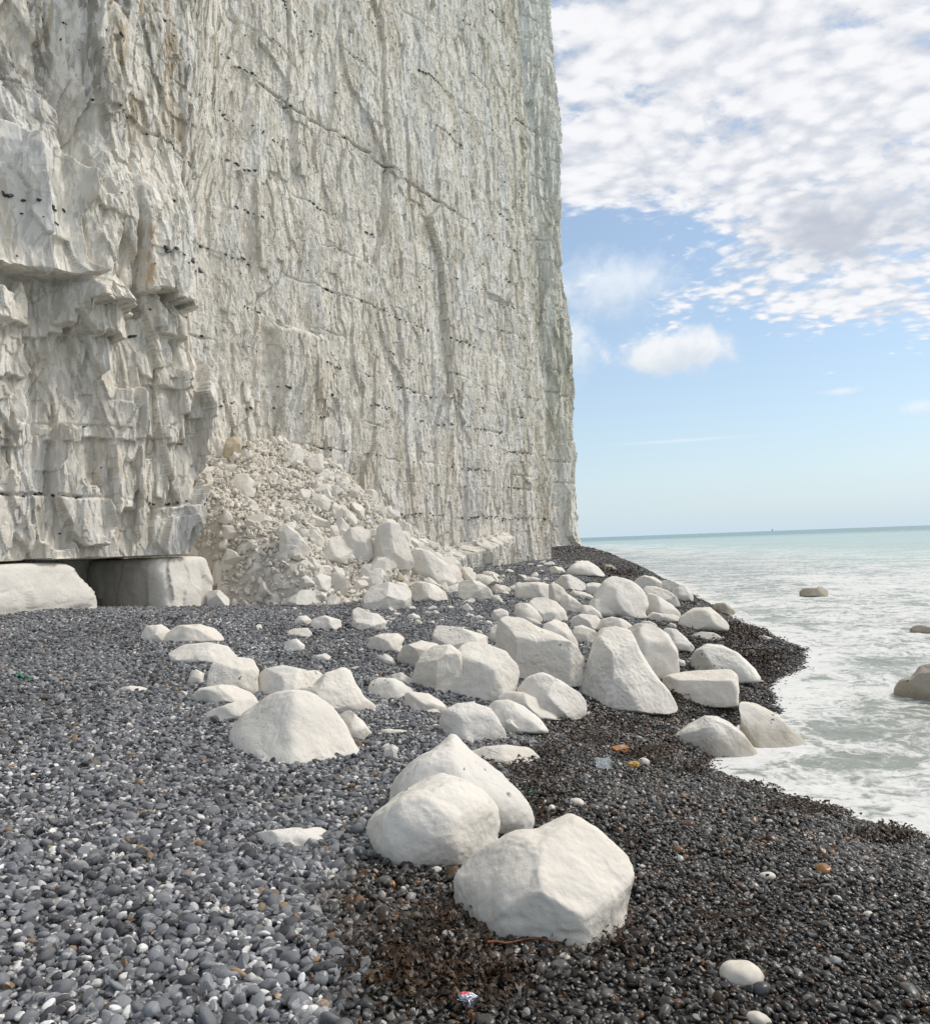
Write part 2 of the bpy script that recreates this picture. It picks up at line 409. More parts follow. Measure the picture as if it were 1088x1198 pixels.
    # bedding grooves
    for z0, k in BANDS:
        zz = z0+band_w(s, z0)
        a = np.clip((noise3(s*.30, z0*7.7, 0, 33)-.20+.16*k)*3.5, 0, 1)
        if z0 == 18.7: a = sstep(20.2, 20.8, s)*sstep(36, 33, s)*1.0
        wd = .028+.0011*np.clip(s-12, 0, 60)
        o -= a*np.exp(-((z-zz)/wd)**2)*(.04+.07*k+(.22 if z0 == 18.7 else 0))
        # beds stand slightly proud of each other
        o += .03*k*np.tanh((z-zz)/.04)*noise3(s*.3, z0, 0, 34)
    # batter
    o -= .010*np.clip(z-3, 0, 60)
    return o, tint, e1, e2
def lerp3(A, B, t):
    return A*(1-t)[:, None] + np.array(B)[None]*t[:, None]
def cliff_tint(s, z, tint, o, mainface=True):
    n = noise3(s*.35, z*.12, 0, 70)
    T = np.clip(tint*1.5-.25, 0, 1)
    C = lerp3(np.tile(np.array([.77, .72, .63]), (len(s), 1)), (.62, .585, .52), T)
    nearw = sstep(21, 16, s)
    C = lerp3(C, (.74, .69, .60), nearw*.75)
    vs = fbm(s*2.2, z*.16, 0*s, 4, 71)
    C = lerp3(C, (.52, .50, .44), np.clip(sstep(.05, .55, vs)*.55*(1-.5*nearw), 0, 1))
    # bluish grey clean patches
    C = lerp3(C, (.50, .468, .41), sstep(-.15, .45, fbm(s*.55, z*.22, 0*s, 4, 82))*.55*(1-.6*nearw))
    C = lerp3(C, (.45, .40, .31), sstep(.1, .5, fbm(s*1.3, z*.7, 0*s+4, 4, 83))*.4)
    C = lerp3(C, (.66, .655, .64), sstep(.12, .4, noise3(s*.8, z*.3, 0, 72))*.6)
    # olive algae near the far corner
    ol = sstep(38, 44, s+2.2*noise3(s*.4, z*.15, 0, 73))*sstep(-.35, .2, fbm(s*1.6, z*.10, 0*s, 3, 74))*sstep(1.5, 6, z)
    C = lerp3(C, (.34, .31, .19), ol*.75)
    C = lerp3(C, (.44, .38, .26), sstep(.22, .5, noise3(s*.5, z*.25, 0, 75))*sstep(19, 24, s)*.45)
    # dark and rust streaks high on the buttress
    hi = sstep(10.6, 12.6, z+.8*noise3(s*1.2, 0*s, 0, 76))*sstep(16.3, 15.2, s)
    st = sstep(-.1, .25, fbm(s*2.6, z*.35, 0*s, 4, 77)); C = lerp3(C, (.19, .175, .14), hi*st*.8)
    ru = sstep(.22, .42, fbm(s*2.1+9, z*.22, 0*s, 3, 78)); C = lerp3(C, (.40, .30, .18), hi*ru*.6)
    ru2 = np.exp(-((s-11.9-.1*noise3(z*3, 0*z, 0, 79))/.07)**2)*sstep(8.3, 8.6, z)*sstep(9.9, 9.5, z); C = lerp3(C, (.52, .34, .17), ru2*.8)
    return C
def build_cliff():
    # columns: even steps of viewing angle along the visible run
    a = np.radians(np.linspace(66, 21.9, 960)); s1 = 17.6/np.tan(a); s1 = s1[(s1 > 7.6) & (s1 < 43.4)]
    t = np.concatenate([np.arange(-14, 7.6, .35), s1, [43.4, 43.5, 43.6, 43.8], np.arange(44.1, 62, .3)])
    z = np.concatenate([np.arange(-.4, 17, .0235), np.arange(17, 20.0, .024), np.arange(20, 37, .042), np.arange(37, 48, .4)])
    T, Z = np.meshgrid(t, z); Tf = T.ravel(); Zf = Z.ravel()
    o, tint, e1, e2 = cliff_off(Tf, Zf)
    o2 = o.reshape(Z.shape)
    nb_ = o2.copy(); nb_[:, 1:-1] = .25*o2[:, :-2]+.5*o2[:, 1:-1]+.25*o2[:, 2:]; nb_[1:-1] = .25*nb_[:-2]+.5*nb_[1:-1]+.25*nb_[2:]
    mixw = sstep(20, 16, T)*.45; o2 = o2*(1-mixw)+nb_*mixw
    o = o2.ravel()
    S = np.minimum(Tf, 43.5); back = np.maximum(Tf-43.5, 0)
    P = S[:, None]*DV[None] + (-19-back+np.where(back > 0, np.clip(1-back/3, 0, 1), 1)*o)[:, None]*NV[None] + (sstep(.2, 2, back)*.25*noise3(back*1.2, Zf*.4, 0, 39))[:, None]*DV[None]
    V = np.concatenate([P, Zf[:, None]], 1)
    C = cliff_tint(Tf, Zf, tint, o)
    nr, nc = Z.shape
    # grassy top running inland
    top = V[-nc:].copy(); top[:, :2] -= NV[None]*25; top[:, 2] += 1.5
    V = np.concatenate([V, top]); C = np.concatenate([C, np.tile([.10, .13, .05], (nc, 1))])
    ob = mesh_np('cliff', V, grid_faces(nr+1, nc), M_cliff, False)
    color_attr(ob, 'tint', C)
    tag(ob, kind='structure', label='tall white chalk cliff face with flint bands on the left')
    # flint nodules in rows
    ov = o.reshape(nr, nc)
    Vs, Fs = [], []; base = 0; iv, ifc = ico(2)
    rg = np.random.default_rng(5)
    pts = []
    for z0, kk in BANDS:
        s = 7.5
        while s < 43:
            dens = noise3(np.array([s*.55]), np.array([z0*5.]), 0, 81)[0]+.05
            if z0 == 3.78: dens += .25
            if s < 14 and 4.5 < z0 < 8: dens -= .2
            if dens > 0 and rg.random() < min(1, dens*3*kk):
                pts.append((s, z0+band_w(np.array([s]), z0)[0]+rg.normal(0, .035), rg.uniform(.5, 1.25)))
            s += rg.uniform(.05, .30)
    for i in range(700):
        s = rg.uniform(8, 43); pts.append((s, rg.uniform(1.6, 34), rg.uniform(.3, .65)))
    for s, zz, sc in pts:
        i = np.searchsorted(t, s); j = np.searchsorted(z, zz)
        if i >= nc or j >= nr or (zz < 2.6 and s < 15): continue
        oo = ov[j, i]
        r = np.array([.055, .032, .028])*sc*(1+.008*s)
        if rg.random() < .2: r[0] *= 1.6
        q = iv*(1+.35*rg.uniform(-1, 1, (len(iv), 1)))*r
        ang = rg.normal(0, .35); ca, sa = math.cos(ang), math.sin(ang)
        a_ = q[:, 0]*ca-q[:, 2]*sa; c_ = q[:, 0]*sa+q[:, 2]*ca
        p = np.zeros((len(iv), 3)); p[:, :2] = (s+a_)[:, None]*DV + (-19+oo+q[:, 1])[:, None]*NV; p[:, 2] = zz+c_
        Vs.append(p); Fs.append(ifc+base); base += len(iv)
    fo = mesh_np('flint_nodules', np.concatenate(Vs), np.concatenate(Fs), M_flint, False, parent=ob)
    tag(fo, kind='stuff')
    return ob
cliff = build_cliff()
def build_headland():
    pts = np.array([(-14, 92), (6.0, 104), (12, 110.5), (15.0, 113), (16.2, 116), (15.4, 121), (10, 150)], float)
    seg = np.hypot(*(pts[1:]-pts[:-1]).T); cum = np.concatenate([[0], np.cumsum(seg)])
    t = np.arange(0, cum[-1], .16); z = np.concatenate([np.arange(-1, 84, .18), [88]])
    T, Z = np.meshgrid(t, z); Tf = T.ravel(); Zf = Z.ravel()
    X = np.interp(Tf, cum, pts[:, 0]); Y = np.interp(Tf, cum, pts[:, 1])
    dx = np.interp(Tf+1, cum, pts[:, 0])-np.interp(Tf-1, cum, pts[:, 0]); dy = np.interp(Tf+1, cum, pts[:, 1])-np.interp(Tf-1, cum, pts[:, 1])
    l = np.hypot(dx, dy)+1e-9; nx, ny = dy/l, -dx/l
    f0, r0, _ = facets(Tf, Zf, 3.5, 12, 142, .45, .3, .04)
    f1, r1, _ = facets(Tf, Zf, 1.3, 5, 143, .22, .4, .06)
    f2, r2, _ = facets(Tf, Zf, .55, 1.8, 144, .10, .4, .1)
    o = f0+f1+f2+.5*noise3(Tf*.1, Zf*.05, 0, 145)
    for z0 in np.arange(4, 80, 3.1):
        a = np.clip(noise3(Tf*.2, z0*1.7+0*Tf, 0, 146)*4+.5, 0, 1); o -= .35*a*np.exp(-((Zf-z0-.4*noise3(Tf*.1, z0+0*Tf, 0, 147))/.14)**2)
    # silhouette: flares out at the foot, slight batter above
    o += np.interp(Zf, [-1, 1.5, 4, 8, 15, 22, 32, 42, 55, 70, 88], [1.1, .9, .35, .1, .1, -.25, -.3, -.9, -1.0, -.9, -1.0])
    V = np.stack([X+nx*o, Y+ny*o, Zf], 1)
    tint = .4*r0+.4*r1+.2*r2
    C = lerp3(np.tile([.76, .735, .67], (len(Tf), 1)), (.64, .62, .56), tint)
    ol = sstep(-.25, .2, fbm(Tf*.8, Zf*.05, 0*Zf, 3, 148))*sstep(9, 16, Zf+3*noise3(Tf*.3, 0*Tf, 0, 149))*sstep(60, 40, Zf)
    C = lerp3(C, (.36, .33, .21), ol*.7)
    C = lerp3(C, (.44, .41, .33), sstep(.1, .4, fbm(Tf*1.1, Zf*.12, 0*Zf, 3, 150))*.6)
    nr, nc = Z.shape
    top = V[-nc:].copy(); top[:, 0] -= 30; V = np.concatenate([V, top]); C = np.concatenate([C, np.tile([.1, .13, .05], (nc, 1))])
    ob = mesh_np('headland', V, grid_faces(nr+1, nc), M_cliff, False); color_attr(ob, 'tint', C)
    tag(ob, kind='structure', label='farther chalk headland ending in the sea beyond the cliff corner')
build_headland()
# ------------------------------------------------------------------ undercut blocks at the cliff foot
def foot_block(s0, s1, p0, p1, zt, seed, label, round_r=.35):
    """rounded block between s0..s1 along the face, front at p0, back at p1"""
    iv, fc = ico(6)
    k = (np.abs(iv)**9).sum(1)**(-1/9); q = iv*k[:, None]
    cs, cpz = (s0+s1)/2, (p0+p1)/2; hs, hp = (s1-s0)/2, (p0-p1)/2; zb = .6; hz = (zt-zb)/2; cz = (zt+zb)/2
    rg = np.random.default_rng(seed)
    a = q[:, 0]*hs; b = q[:, 1]*hp; c = q[:, 2]*hz
    f = fbm(a*.9+seed, b*.9, c*.9, 4, seed); g, _, _ = facets(a+b*.8+seed*3, c, .5, 1.3, seed+3, .05, .35, .1)
    push = np.stack([a/hs, b/hp, 0*c], 1); push /= np.linalg.norm(push, axis=1)[:, None]+1e-6
    amt = (.07*f+g*.45)
    a = a+push[:, 0]*amt; b = b+push[:, 1]*amt; c = np.minimum(c, hz-.0)
    # upper outer shoulder rounds off
    sh = sstep(.15, 1, c/hz)
    a -= np.where(a > hs-round_r*2.2, (a-(hs-round_r*2.2))*.55*sh, 0)
    b -= np.where(b > hp-.3, (b-(hp-.3))*.5*sh, 0)
    P = (cs+a)[:, None]*DV + (cpz+b)[:, None]*NV
    loc = np.array([*(cs*DV+cpz*NV), zb])
    V = np.concatenate([P, (cz+c)[:, None]], 1)-loc
    o = mesh_np('foot_block', V, fc, M_block, True, loc=loc)
    tag(o, label, 'rock', 'undercut chalk blocks at the cliff foot')
foot_block(4.5, 11.0, -14.75, -17.6, 2.50, 301, 'long chalk block under the cliff ledge, left of the dark gap', .45)
foot_block(12.45, 14.05, -14.75, -17.6, 2.50, 302, 'squarish chalk block under the cliff ledge, right of the dark gap', .12)
# ------------------------------------------------------------------ rocks
def outline_radius(poly, c, n=360):
    th = np.linspace(-np.pi, np.pi, n, endpoint=False); d = np.stack([np.cos(th), np.sin(th)], 1)
    R = np.zeros(n)
    for i in range(len(poly)):
        a = poly[i]-c; b = poly[(i+1) % len(poly)]-c; e = b-a
        den = d[:, 0]*e[1]-d[:, 1]*e[0]; den = np.where(np.abs(den) < 1e-12, 1e-12, den)
        t = (a[0]*e[1]-a[1]*e[0])/den; u = (a[0]*d[:, 1]-a[1]*d[:, 0])/den
        R = np.where((t > 0) & (u >= -1e-6) & (u <= 1+1e-6), np.maximum(R, t), R)
    bad = R <= 0
    if bad.any(): R[bad] = np.interp(th[bad], th[~bad], R[~bad])
    return th, R
def centroid(p):
    x, y = p[:, 0], p[:, 1]; x1, y1 = np.roll(x, -1), np.roll(y, -1); k = x*y1-x1*y; A = k.sum()/2
    if abs(A) < 1e-12: return p.mean(0)
    return np.array([((x+x1)*k).sum()/(6*A), ((y+y1)*k).sum()/(6*A)])
ZOOMS = {'A': (480, 600, 2.267), 'B': (420, 620, 3.2), 'C': (160, 700, 2.72), 'D': (400, 840, 2.72), 'E': (200, 480, 3.4), 'F': (600, 620, 4.533), 'G': (740, 640, 3.126), 'P': (0, 0, 1.0)}
rock_count = 0
def rock(zoom, pts, yb, label=None, name='boulder', cat='boulder', group='chalk boulders on the beach', depth=.42, ang=.35, mat=None, seed=None, power=2.5, flat=False, sub=None, nud=1.0, planes=None, cuts=True):
    global rock_count
    ang = min(1., ang+.22)
    rock_count += 1; seed = seed or rock_count*7+1
    ox, oy, sc = ZOOMS[zoom]
    up = np.array([(ox+x/sc, oy+y/sc) for x, y in pts], float); yb = oy+yb/sc
    x0, x1 = up[:, 0].min(), up[:, 0].max(); xc = (x0+x1)/2
    rg = np.random.default_rng(seed)
    P0 = hit(xc, yb); r0 = ray(xc, yb)
    dist = (P0-CAM)@FW
    w = (x1-x0)*dist/F; h = (yb-up[:, 1].min())*dist/F
    D = depth*min(w, 1.6*h+.5*w*.3)
    hz = np.array([r0[0], r0[1], 0]); hz /= np.linalg.norm(hz)
    wpx = x1-x0
    if sub is None: sub = 6 if wpx > 75 else (5 if wpx > 24 else 4)
    nplanes = rg.integers(7, 12)
    pl = rg.normal(size=(nplanes, 3)); pl[:, 2] = -np.abs(pl[:, 2])*.9+.15; pl[:, 1] = np.where(pl[:, 1] < -.2, -pl[:, 1], pl[:, 1])
    pl /= np.linalg.norm(pl, axis=1)[:, None]; pd = rg.uniform(.62, .86, nplanes)+(1-ang)*.12
    nf = rg.integers(5, 9); fa = rg.uniform(.35, 1., nf); fb = rg.uniform(-1, 1, nf); fcx = rg.uniform(-.35, 1, nf); fd = rg.uniform(.60, .88, nf)+.10*(1-ang)
    soft = .07*(1-ang)+.008
    def build(sb, ext, corr=None):
        C = P0 + hz*D*.8; 
        mid_y = (up[:, 1].min()+yb)/2
        vd = ray(xc, mid_y); r = np.cross(vd, [0, 0, 1]); r /= np.linalg.norm(r); u = np.cross(r, vd)
        dc = (C-CAM)@vd
        ub = yb+ext*(yb-up[:, 1].min())
        xr, xl = up[-1], up[0]
        bot = [(x1*.99+xc*.01, xr[1]*.3+ub*.7), (xc*.2+x1*.8, ub), (xc*.2+x0*.8, ub), (x0*.99+xc*.01, xl[1]*.3+ub*.7)]
        pxs = np.concatenate([up, np.array(bot)])
        pp = []
        for x, y in pxs:
            d = ray(x, y); q = d*(dc/(d@vd)); pp.append((q@r, q@u))
        pp = np.array(pp); c = centroid(pp)
        th, R = outline_radius(pp, c)
        ker = np.array([1, 2, 3, 2, 1.]) if ang > .5 else np.array([1, 2, 3, 2, 1.]); ker /= ker.sum(); hw = len(ker)//2
        R = np.convolve(np.concatenate([R[-hw:], R, R[:hw]]), ker, 'valid')
        if corr is not None: R = R*corr
        iv, fc = ico(sb)
        k = (np.abs(iv)**power).sum(1)**(-1/power); kk = np.hypot(iv[:, 0], iv[:, 1])
        q = iv.copy()
        # plane cuts in unit space
        for n, dd in zip(pl, pd):
            ex = q@n-dd; ex = np.where(ex > 8*soft, ex, soft*np.log1p(np.exp(np.clip(ex/soft, -30, 30))))
            q = q - n[None]*(ex*.95)[:, None]
        rho = np.hypot(q[:, 0], q[:, 1])
        # boxier profile across the outline
        rho = np.clip(rho, 0, 1.2); rb = 1-(1-np.clip(rho, 0, 1))**(power*.56)
        kb = np.hanning(91); kb /= kb.sum(); Rs = np.convolve(np.concatenate([R[-45:], R, R[:45]]), kb, 'valid')
        ta = np.arctan2(q[:, 1], q[:, 0]); wr = np.clip(rho, 0, 1)**3
        rr = np.interp(ta, np.append(th, np.pi), np.append(R, R[0]))*wr + np.interp(ta, np.append(th, np.pi), np.append(Rs, Rs[0]))*(1-wr)
        ca = q[:, 0]/np.maximum(np.hypot(q[:, 0], q[:, 1]), 1e-6); sa = q[:, 1]/np.maximum(np.hypot(q[:, 0], q[:, 1]), 1e-6)
        X = c[0]+rr*rb*ca; Y = c[1]+rr*rb*sa; Zd = q[:, 2]*D
        W = CAM + vd*dc + X[:, None]*r + Y[:, None]*u + Zd[:, None]*vd
        cen = CAM+vd*dc+c[0]*r+c[1]*u
        rel = W-cen; s_ = .10*(1-ang)**1.5+.006
        for a_, b_, c_, d_ in ([(p_[2], p_[0], p_[1], p_[3]) for p_ in planes] if planes else (zip(fa, fb, fcx, fd) if cuts else [])):
            n_ = -vd*a_+r*b_+u*c_; n_ /= np.linalg.norm(n_); pr = rel@n_; mxp = pr.max(); sw = s_*mxp
            ex = pr-d_*mxp; ex = np.where(ex > 8*sw, ex, sw*np.log1p(np.exp(np.clip(ex/sw, -30, 30)))); rel = rel-n_[None]*(ex*.94)[:, None]
        W = cen+rel
        nd = W-cen; nd /= np.linalg.norm(nd, axis=1)[:, None]+1e-9
        sc_ = max(min(w, h*1.6), .05)*nud
        so = seed*3.7
        n1 = noise3(W[:, 0]*2.2/sc_+so, W[:, 1]*2.2/sc_, W[:, 2]*2.2/sc_, seed)
        n2 = noise3(W[:, 0]*6/sc_+so, W[:, 1]*6/sc_, W[:, 2]*6/sc_, seed+1)
        n3 = noise3(W[:, 0]*15/sc_+so, W[:, 1]*15/sc_, W[:, 2]*15/sc_, seed+2)
        n4 = noise3(W[:, 0]*34/sc_+so, W[:, 1]*34/sc_, W[:, 2]*34/sc_, seed+3)
        dsp = sc_*(.030*n1+.020*n2*(1-.6*np.abs(n2))-.012*np.abs(n3)+.0035*n4)
        W = W+nd*dsp[:, None]
        return W, fc, cen, pxs, r, u
    # find how far the body must reach underground for its front foot to land on the traced line
    lo, hi_, best = 0, 1.6, .35
    for it in range(7):
        e = (lo+hi_)/2
        W = build(4, e)[0]
        vis = W[:, 2] > np.maximum(ground_z(W[:, 0], W[:, 1]), 0 if dist_water(*P0[:2]) < 0 else -9)-.004
        if vis.sum() < 4: best = e; break
        _, py = project(W[vis]); 
        if py.max() < yb-.5: lo = e
        else: hi_ = e
        best = e
    corr = np.ones(360)
    for it in range(3):
        W, fc_, cen, pxs, rv, uv = build(5, best, corr)
        cx, cy = project(cen[None])
        o_ = project((cen+.01*rv)[None]); base_ang = 0
        wx, wy = project(W); ang_ = np.arctan2(-(wy-cy), wx-cx); rad_ = np.hypot(wx-cx, wy-cy)
        nb_ = 60; ib = ((ang_+np.pi)/(2*np.pi)*nb_).astype(int) % nb_
        mx = np.zeros(nb_); np.maximum.at(mx, ib, rad_)
        tp = pxs.copy(); tp[:, 1] *= -1
        tt, TR = outline_radius(tp, np.array([cx[0], -cy[0]]))
        TRb = np.array([TR[(np.arange(6)+6*i_) % 360].max() for i_ in range(nb_)])
        ra = np.clip(TRb/np.maximum(mx, .5), .75, 1.6)
        ra = np.convolve(np.concatenate([ra[-1:], ra, ra[:1]]), [.25, .5, .25], 'valid')
        full = np.interp(np.arange(360)/6-.5, np.arange(-1, nb_+1), np.concatenate([ra[-1:], ra, ra[:1]]))
        corr = np.clip(corr*full, .7, 2.0)
    W, fc = build(sub, best, corr)[:2]
    loc = np.array([P0[0]+hz[0]*D, P0[1]+hz[1]*D, 0]); loc[2] = ground_z(loc[:1], loc[1:2])[0]
    o = mesh_np(name, W-loc, fc, mat or M_boulder, ang < .8, loc=loc)
    tag(o, label, cat, group)
    return o
#ROCKS#
exec_rocks = True
GRP = 'chalk boulders on the beach'
# foreground trio
rock('D', [(78,350),(85,322),(100,306),(180,242),(260,195),(320,175),(400,198),(465,245),(498,290),(505,345),(495,385)], 478, 'rounded smooth white boulder in the foreground, left of the biggest front one', depth=.5, ang=.0, power=2.4, cuts=False)
rock('D', [(150,260),(165,195),(230,132),(300,92),(330,72),(348,50),(364,50),(384,76),(420,112),(500,170),(560,230),(600,285),(610,320)], 372, 'humped white boulder with a small knob on top, behind the rounded foreground one', depth=.45, ang=-.1, cuts=False, power=2.4)
rock('D', [(400,110),(450,92),(520,85),(590,95),(632,125)], 150, 'flat pale ledge of chalk with dark pits behind the knobbed boulder', depth=.5, ang=.3)
rock('D', [(358,505),(385,465),(420,430),(530,365),(575,352),(620,357),(680,325),(720,306),(745,308),(820,360),(880,408),(912,440),(930,490),(925,535),(905,610)], 728, 'largest front white boulder with a ridge down its face, on the dark wet shingle', depth=.45, ang=.45, seed=77, planes=[(.45,.55,.70,.66),(-.50,.55,.65,.64),(-.12,-.42,.9,.74),(-.8,-.1,.6,.70),(.75,-.35,.6,.76)], power=2.6)
rock('C', [(295,430),(330,370),(400,330),(440,300),(480,291),(550,295),(620,340),(670,410),(700,470),(725,520)], 534, 'broad domed chalk boulder alone among dry grey pebbles at centre left', depth=.45, ang=.35, planes=[(.5,.42,.75,.64),(-.45,.5,.75,.68),(-.25,-.35,.9,.72),(-.8,.1,.6,.75)])
rock('C', [(645,372),(660,360),(680,358),(720,390),(748,430)], 452, 'small rounded chalk rock tucked behind the right of the domed boulder')
rock('C', [(375,285),(385,250),(405,225),(470,213),(540,228),(600,245)], 328, 'blocky chalk boulder behind the domed boulder, left half of a joined pair', ang=.5)
rock('C', [(500,310),(520,285),(560,275),(600,237),(660,220),(680,228),(695,265),(730,320),(762,345)], 368, 'lumpy sloping chalk boulder behind the domed boulder, right half of a joined pair', ang=.4)
rock('C', [(222,270),(228,235),(240,205),(300,185),(370,193),(390,230),(385,270)], 310, 'angular pale chalk boulder left of the joined pair', ang=.6)
rock('C', [(170,315),(200,285),(270,274),(320,280),(370,312),(395,330)], 337, 'low rounded chalk rock in front of the angular pale one', depth=.4)
rock('C', [(205,372),(250,350),(330,323),(380,322),(400,345)], 392, 'low tapering chalk rock half hidden left of the domed boulder', depth=.35)
rock('C', [(103,172),(150,147),(230,140),(290,153),(318,183)], 210, 'flat thin slab of white chalk near the foot blocks, lower of two', depth=.5)
rock('C', [(85,118),(130,86),(200,82),(250,98),(278,128)], 142, 'flat white chalk slab near the foot blocks, upper right of the flat group', depth=.5)
rock('C', [(12,118),(30,88),(80,83),(110,105)], 138, 'small flat chalk rock at the left end of the upper slab', depth=.5)
rock('C', [(165,258),(172,235),(190,226),(215,240),(212,262)], 276, 'small egg shaped chalk stone beside the angular pale boulder')
rock('C', [(735,290),(745,265),(770,252),(820,255),(850,270),(880,295)], 324, 'smooth low chalk boulder, left of the row in front of the round boulder')
rock('C', [(850,325),(865,305),(900,303),(940,322),(985,348)], 366, 'long narrow low chalk rock right of the smooth low boulder')
rock('C', [(808,245),(840,235),(878,258)], 276, 'thin low chalk rock left of the tilted boulder', depth=.4)
rock('C', [(350,780),(380,745),(500,730),(560,735),(620,742)], 798, 'long flat chalk slab sunk in the dry pebbles at lower left of centre', depth=.5, ang=.4)
rock('C', [(468,155),(480,135),(510,128),(535,150)], 172, 'small chalk rock alone on the shingle below the rubble', name='chalk_rock')
rock('C', [(550,187),(600,175),(618,186)], 198, 'narrow chalk sliver on the shingle right of the small lone rock', name='chalk_rock')
rock('C', [(480,105),(500,96),(545,95),(558,112)], 126, 'small square chalk rock above the small lone rock', name='chalk_rock')
rock('C', [(552,85),(560,66),(600,54),(650,70),(652,88)], 102, 'lumpy chalk rock at the front edge of the rubble slope', name='chalk_rock')
rock('C', [(500,72),(515,56),(540,55),(558,70)], 84, 'small rounded chalk rock left of the lumpy one', name='chalk_rock')
rock('C', [(683,55),(690,35),(705,26),(735,45),(770,50),(798,78),(790,90)], 104, 'knobbly chalk rock with a raised left corner, in mid beach', ang=.6)
rock('C', [(730,155),(745,125),(780,112),(830,112),(855,130),(840,150)], 176, 'wedge shaped chalk rock left of the tilted boulders', ang=.4)
rock('C', [(773,188),(790,176),(815,190),(825,208)], 214, 'small smooth chalk stone below the wedge shaped rock', name='chalk_rock')
rock('C', [(748,425),(800,415),(872,425)], 432, 'very thin flat chalk flake right of the domed boulder', name='chalk_flake', cat='rock', depth=.5, sub=4)
rock('C', [(785,500),(790,470),(815,465),(835,478),(825,500)], 512, 'bright angular chalk shard standing in pebbles right of the domed boulder', name='chalk_shard', cat='rock', ang=.9, mat=M_bright)
rock('C', [(-70,290),(-20,278),(20,283),(45,295)], 300, 'low flat chalk rock near the left edge of the dry shingle', depth=.4)
# central boulders
rock('A', [(90,440),(92,420),(110,378),(150,342),(200,345),(255,368),(285,405),(290,430),(280,472)], 505, 'big rounded cream boulder in the middle of the boulder field', depth=.45, ang=.45, power=2.7)
rock('A', [(3,450),(15,400),(35,370),(62,352),(110,350),(135,372),(140,400)], 482, 'tilted cream boulder leaning against the left of the big rounded one', ang=.6)
rock('A', [(-35,380),(-20,355),(30,338),(75,350),(90,372)], 420, 'cream boulder behind the tilted one, in the middle left of the field', ang=.35)
rock('A', [(58,325),(70,298),(130,303),(205,328),(205,350)], 385, 'flat topped cream slab lying behind the big rounded boulder', depth=.5, ang=.6)
rock('A', [(225,370),(228,325),(232,290),(250,272),(290,278),(345,305),(400,325),(445,358),(462,395),(455,430)], 460, 'large slab-sided boulder leaning left of the tall peaked one', depth=.42, ang=.65, power=3, planes=[(.12,-.12,1,.55),(.1,.85,.5,.68),(-.8,.1,.55,.7),(.7,-.1,.6,.8)])
rock('A', [(430,470),(450,430),(470,395),(490,330),(510,305),(545,300),(585,312),(610,365),(650,430),(690,480),(708,515)], 532, 'tall peaked pyramid shaped white boulder', depth=.42, ang=.6, planes=[(-.62,.2,.72,.58),(.52,.25,.8,.60),(.1,-.1,1,.8),(.2,.75,.6,.8)])
rock('A', [(565,350),(570,310),(590,299),(640,293),(685,322),(710,365),(713,410)], 445, 'squarish boulder close behind the right side of the tall peaked one', ang=.5, power=2.9)
rock('A', [(283,468),(310,435),(350,421),(400,445),(450,480),(468,505)], 548, 'sloping boulder at the left foot of the tall peaked one', ang=.45)
rock('A', [(232,488),(258,474),(300,476),(350,500),(395,535)], 552, 'smooth boulder squeezed between its two neighbours, left of the sloping one', ang=.3)
rock('A', [(203,515),(225,498),(260,495),(300,512),(345,548),(367,580)], 587, 'low smooth boulder in front, right of the small gap stone', ang=.3)
rock('A', [(78,545),(90,522),(125,505),(165,502),(215,520),(240,555),(252,590)], 606, 'grey shaded rounded boulder, left of the small gap stone', ang=.4)
rock('A', [(240,560),(255,546),(275,550),(288,572)], 584, 'small chalk stone wedged in the gap between two front boulders', name='chalk_rock')
rock('A', [(-15,480),(0,473),(50,480),(95,510)], 532, 'long low chalk boulder at the left of the front row', depth=.4)
rock('A', [(668,455),(670,435),(700,425),(760,418),(850,416),(868,430),(873,470),(870,500)], 516, 'flat topped loaf shaped white block right of the tall peaked boulder', depth=.45, ang=.5, power=4, planes=[(0,-.08,1,.6),(0,.9,.42,.66),(-.7,0,.7,.75)])
rock('A', [(743,385),(755,365),(785,347),(825,350),(870,372),(912,412),(930,440)], 452, 'sloping white boulder with dark seaweed patch behind the loaf shaped block', ang=.35)
rock('A', [(690,605),(697,590),(730,565),(780,538),(815,540),(850,558),(885,588),(922,640)], 656, 'domed white boulder at the water edge, left of the pointed one', ang=.4)
rock('A', [(873,575),(876,530),(890,505),(915,500),(950,522),(1000,565),(1055,612)], 628, 'pointed white boulder standing in the wash at the water edge', ang=.45)
rock('A', [(706,300),(715,275),(750,252),(795,250),(825,275),(846,300)], 316, 'rounded boulder at the near end of the far row, by the seaweed point', ang=.4)
rock('A', [(797,255),(808,240),(832,238),(850,250),(862,264)], 270, 'small grey rock in the shallow water beyond the seaweed point', mat=M_searock)
rock('A', [(742,326),(770,315),(805,318),(826,330)], 338, 'low flat white rock below the rounded boulder on the seaweed point', name='chalk_rock')
rock('A', [(915,330),(935,324),(958,332)], 337, 'tiny white rock on the tip of the seaweed point', name='chalk_rock', sub=4)
rock('A', [(664,325),(675,305),(705,308),(735,335),(753,358)], 368, 'low boulder behind the squarish boulder, half hidden', ang=.3)
rock('A', [(705,400),(712,388),(728,392),(730,402)], 408, 'small chalk stone beside the low half hidden boulder', name='chalk_rock', sub=4)
rock('A', [(343,320),(355,295),(385,282),(415,295),(445,345)], 372, 'grey cream boulder peeking out behind the large slab-sided one', ang=.4)
rock('A', [(423,300),(430,280),(450,268),(495,273),(507,295)], 312, 'middle sized boulder just above the peaked one, left of the pale pair', ang=.5)
rock('A', [(488,305),(505,283),(535,275),(565,282),(592,305)], 325, 'pale rounded boulder directly behind the tip of the peaked one', ang=.3)
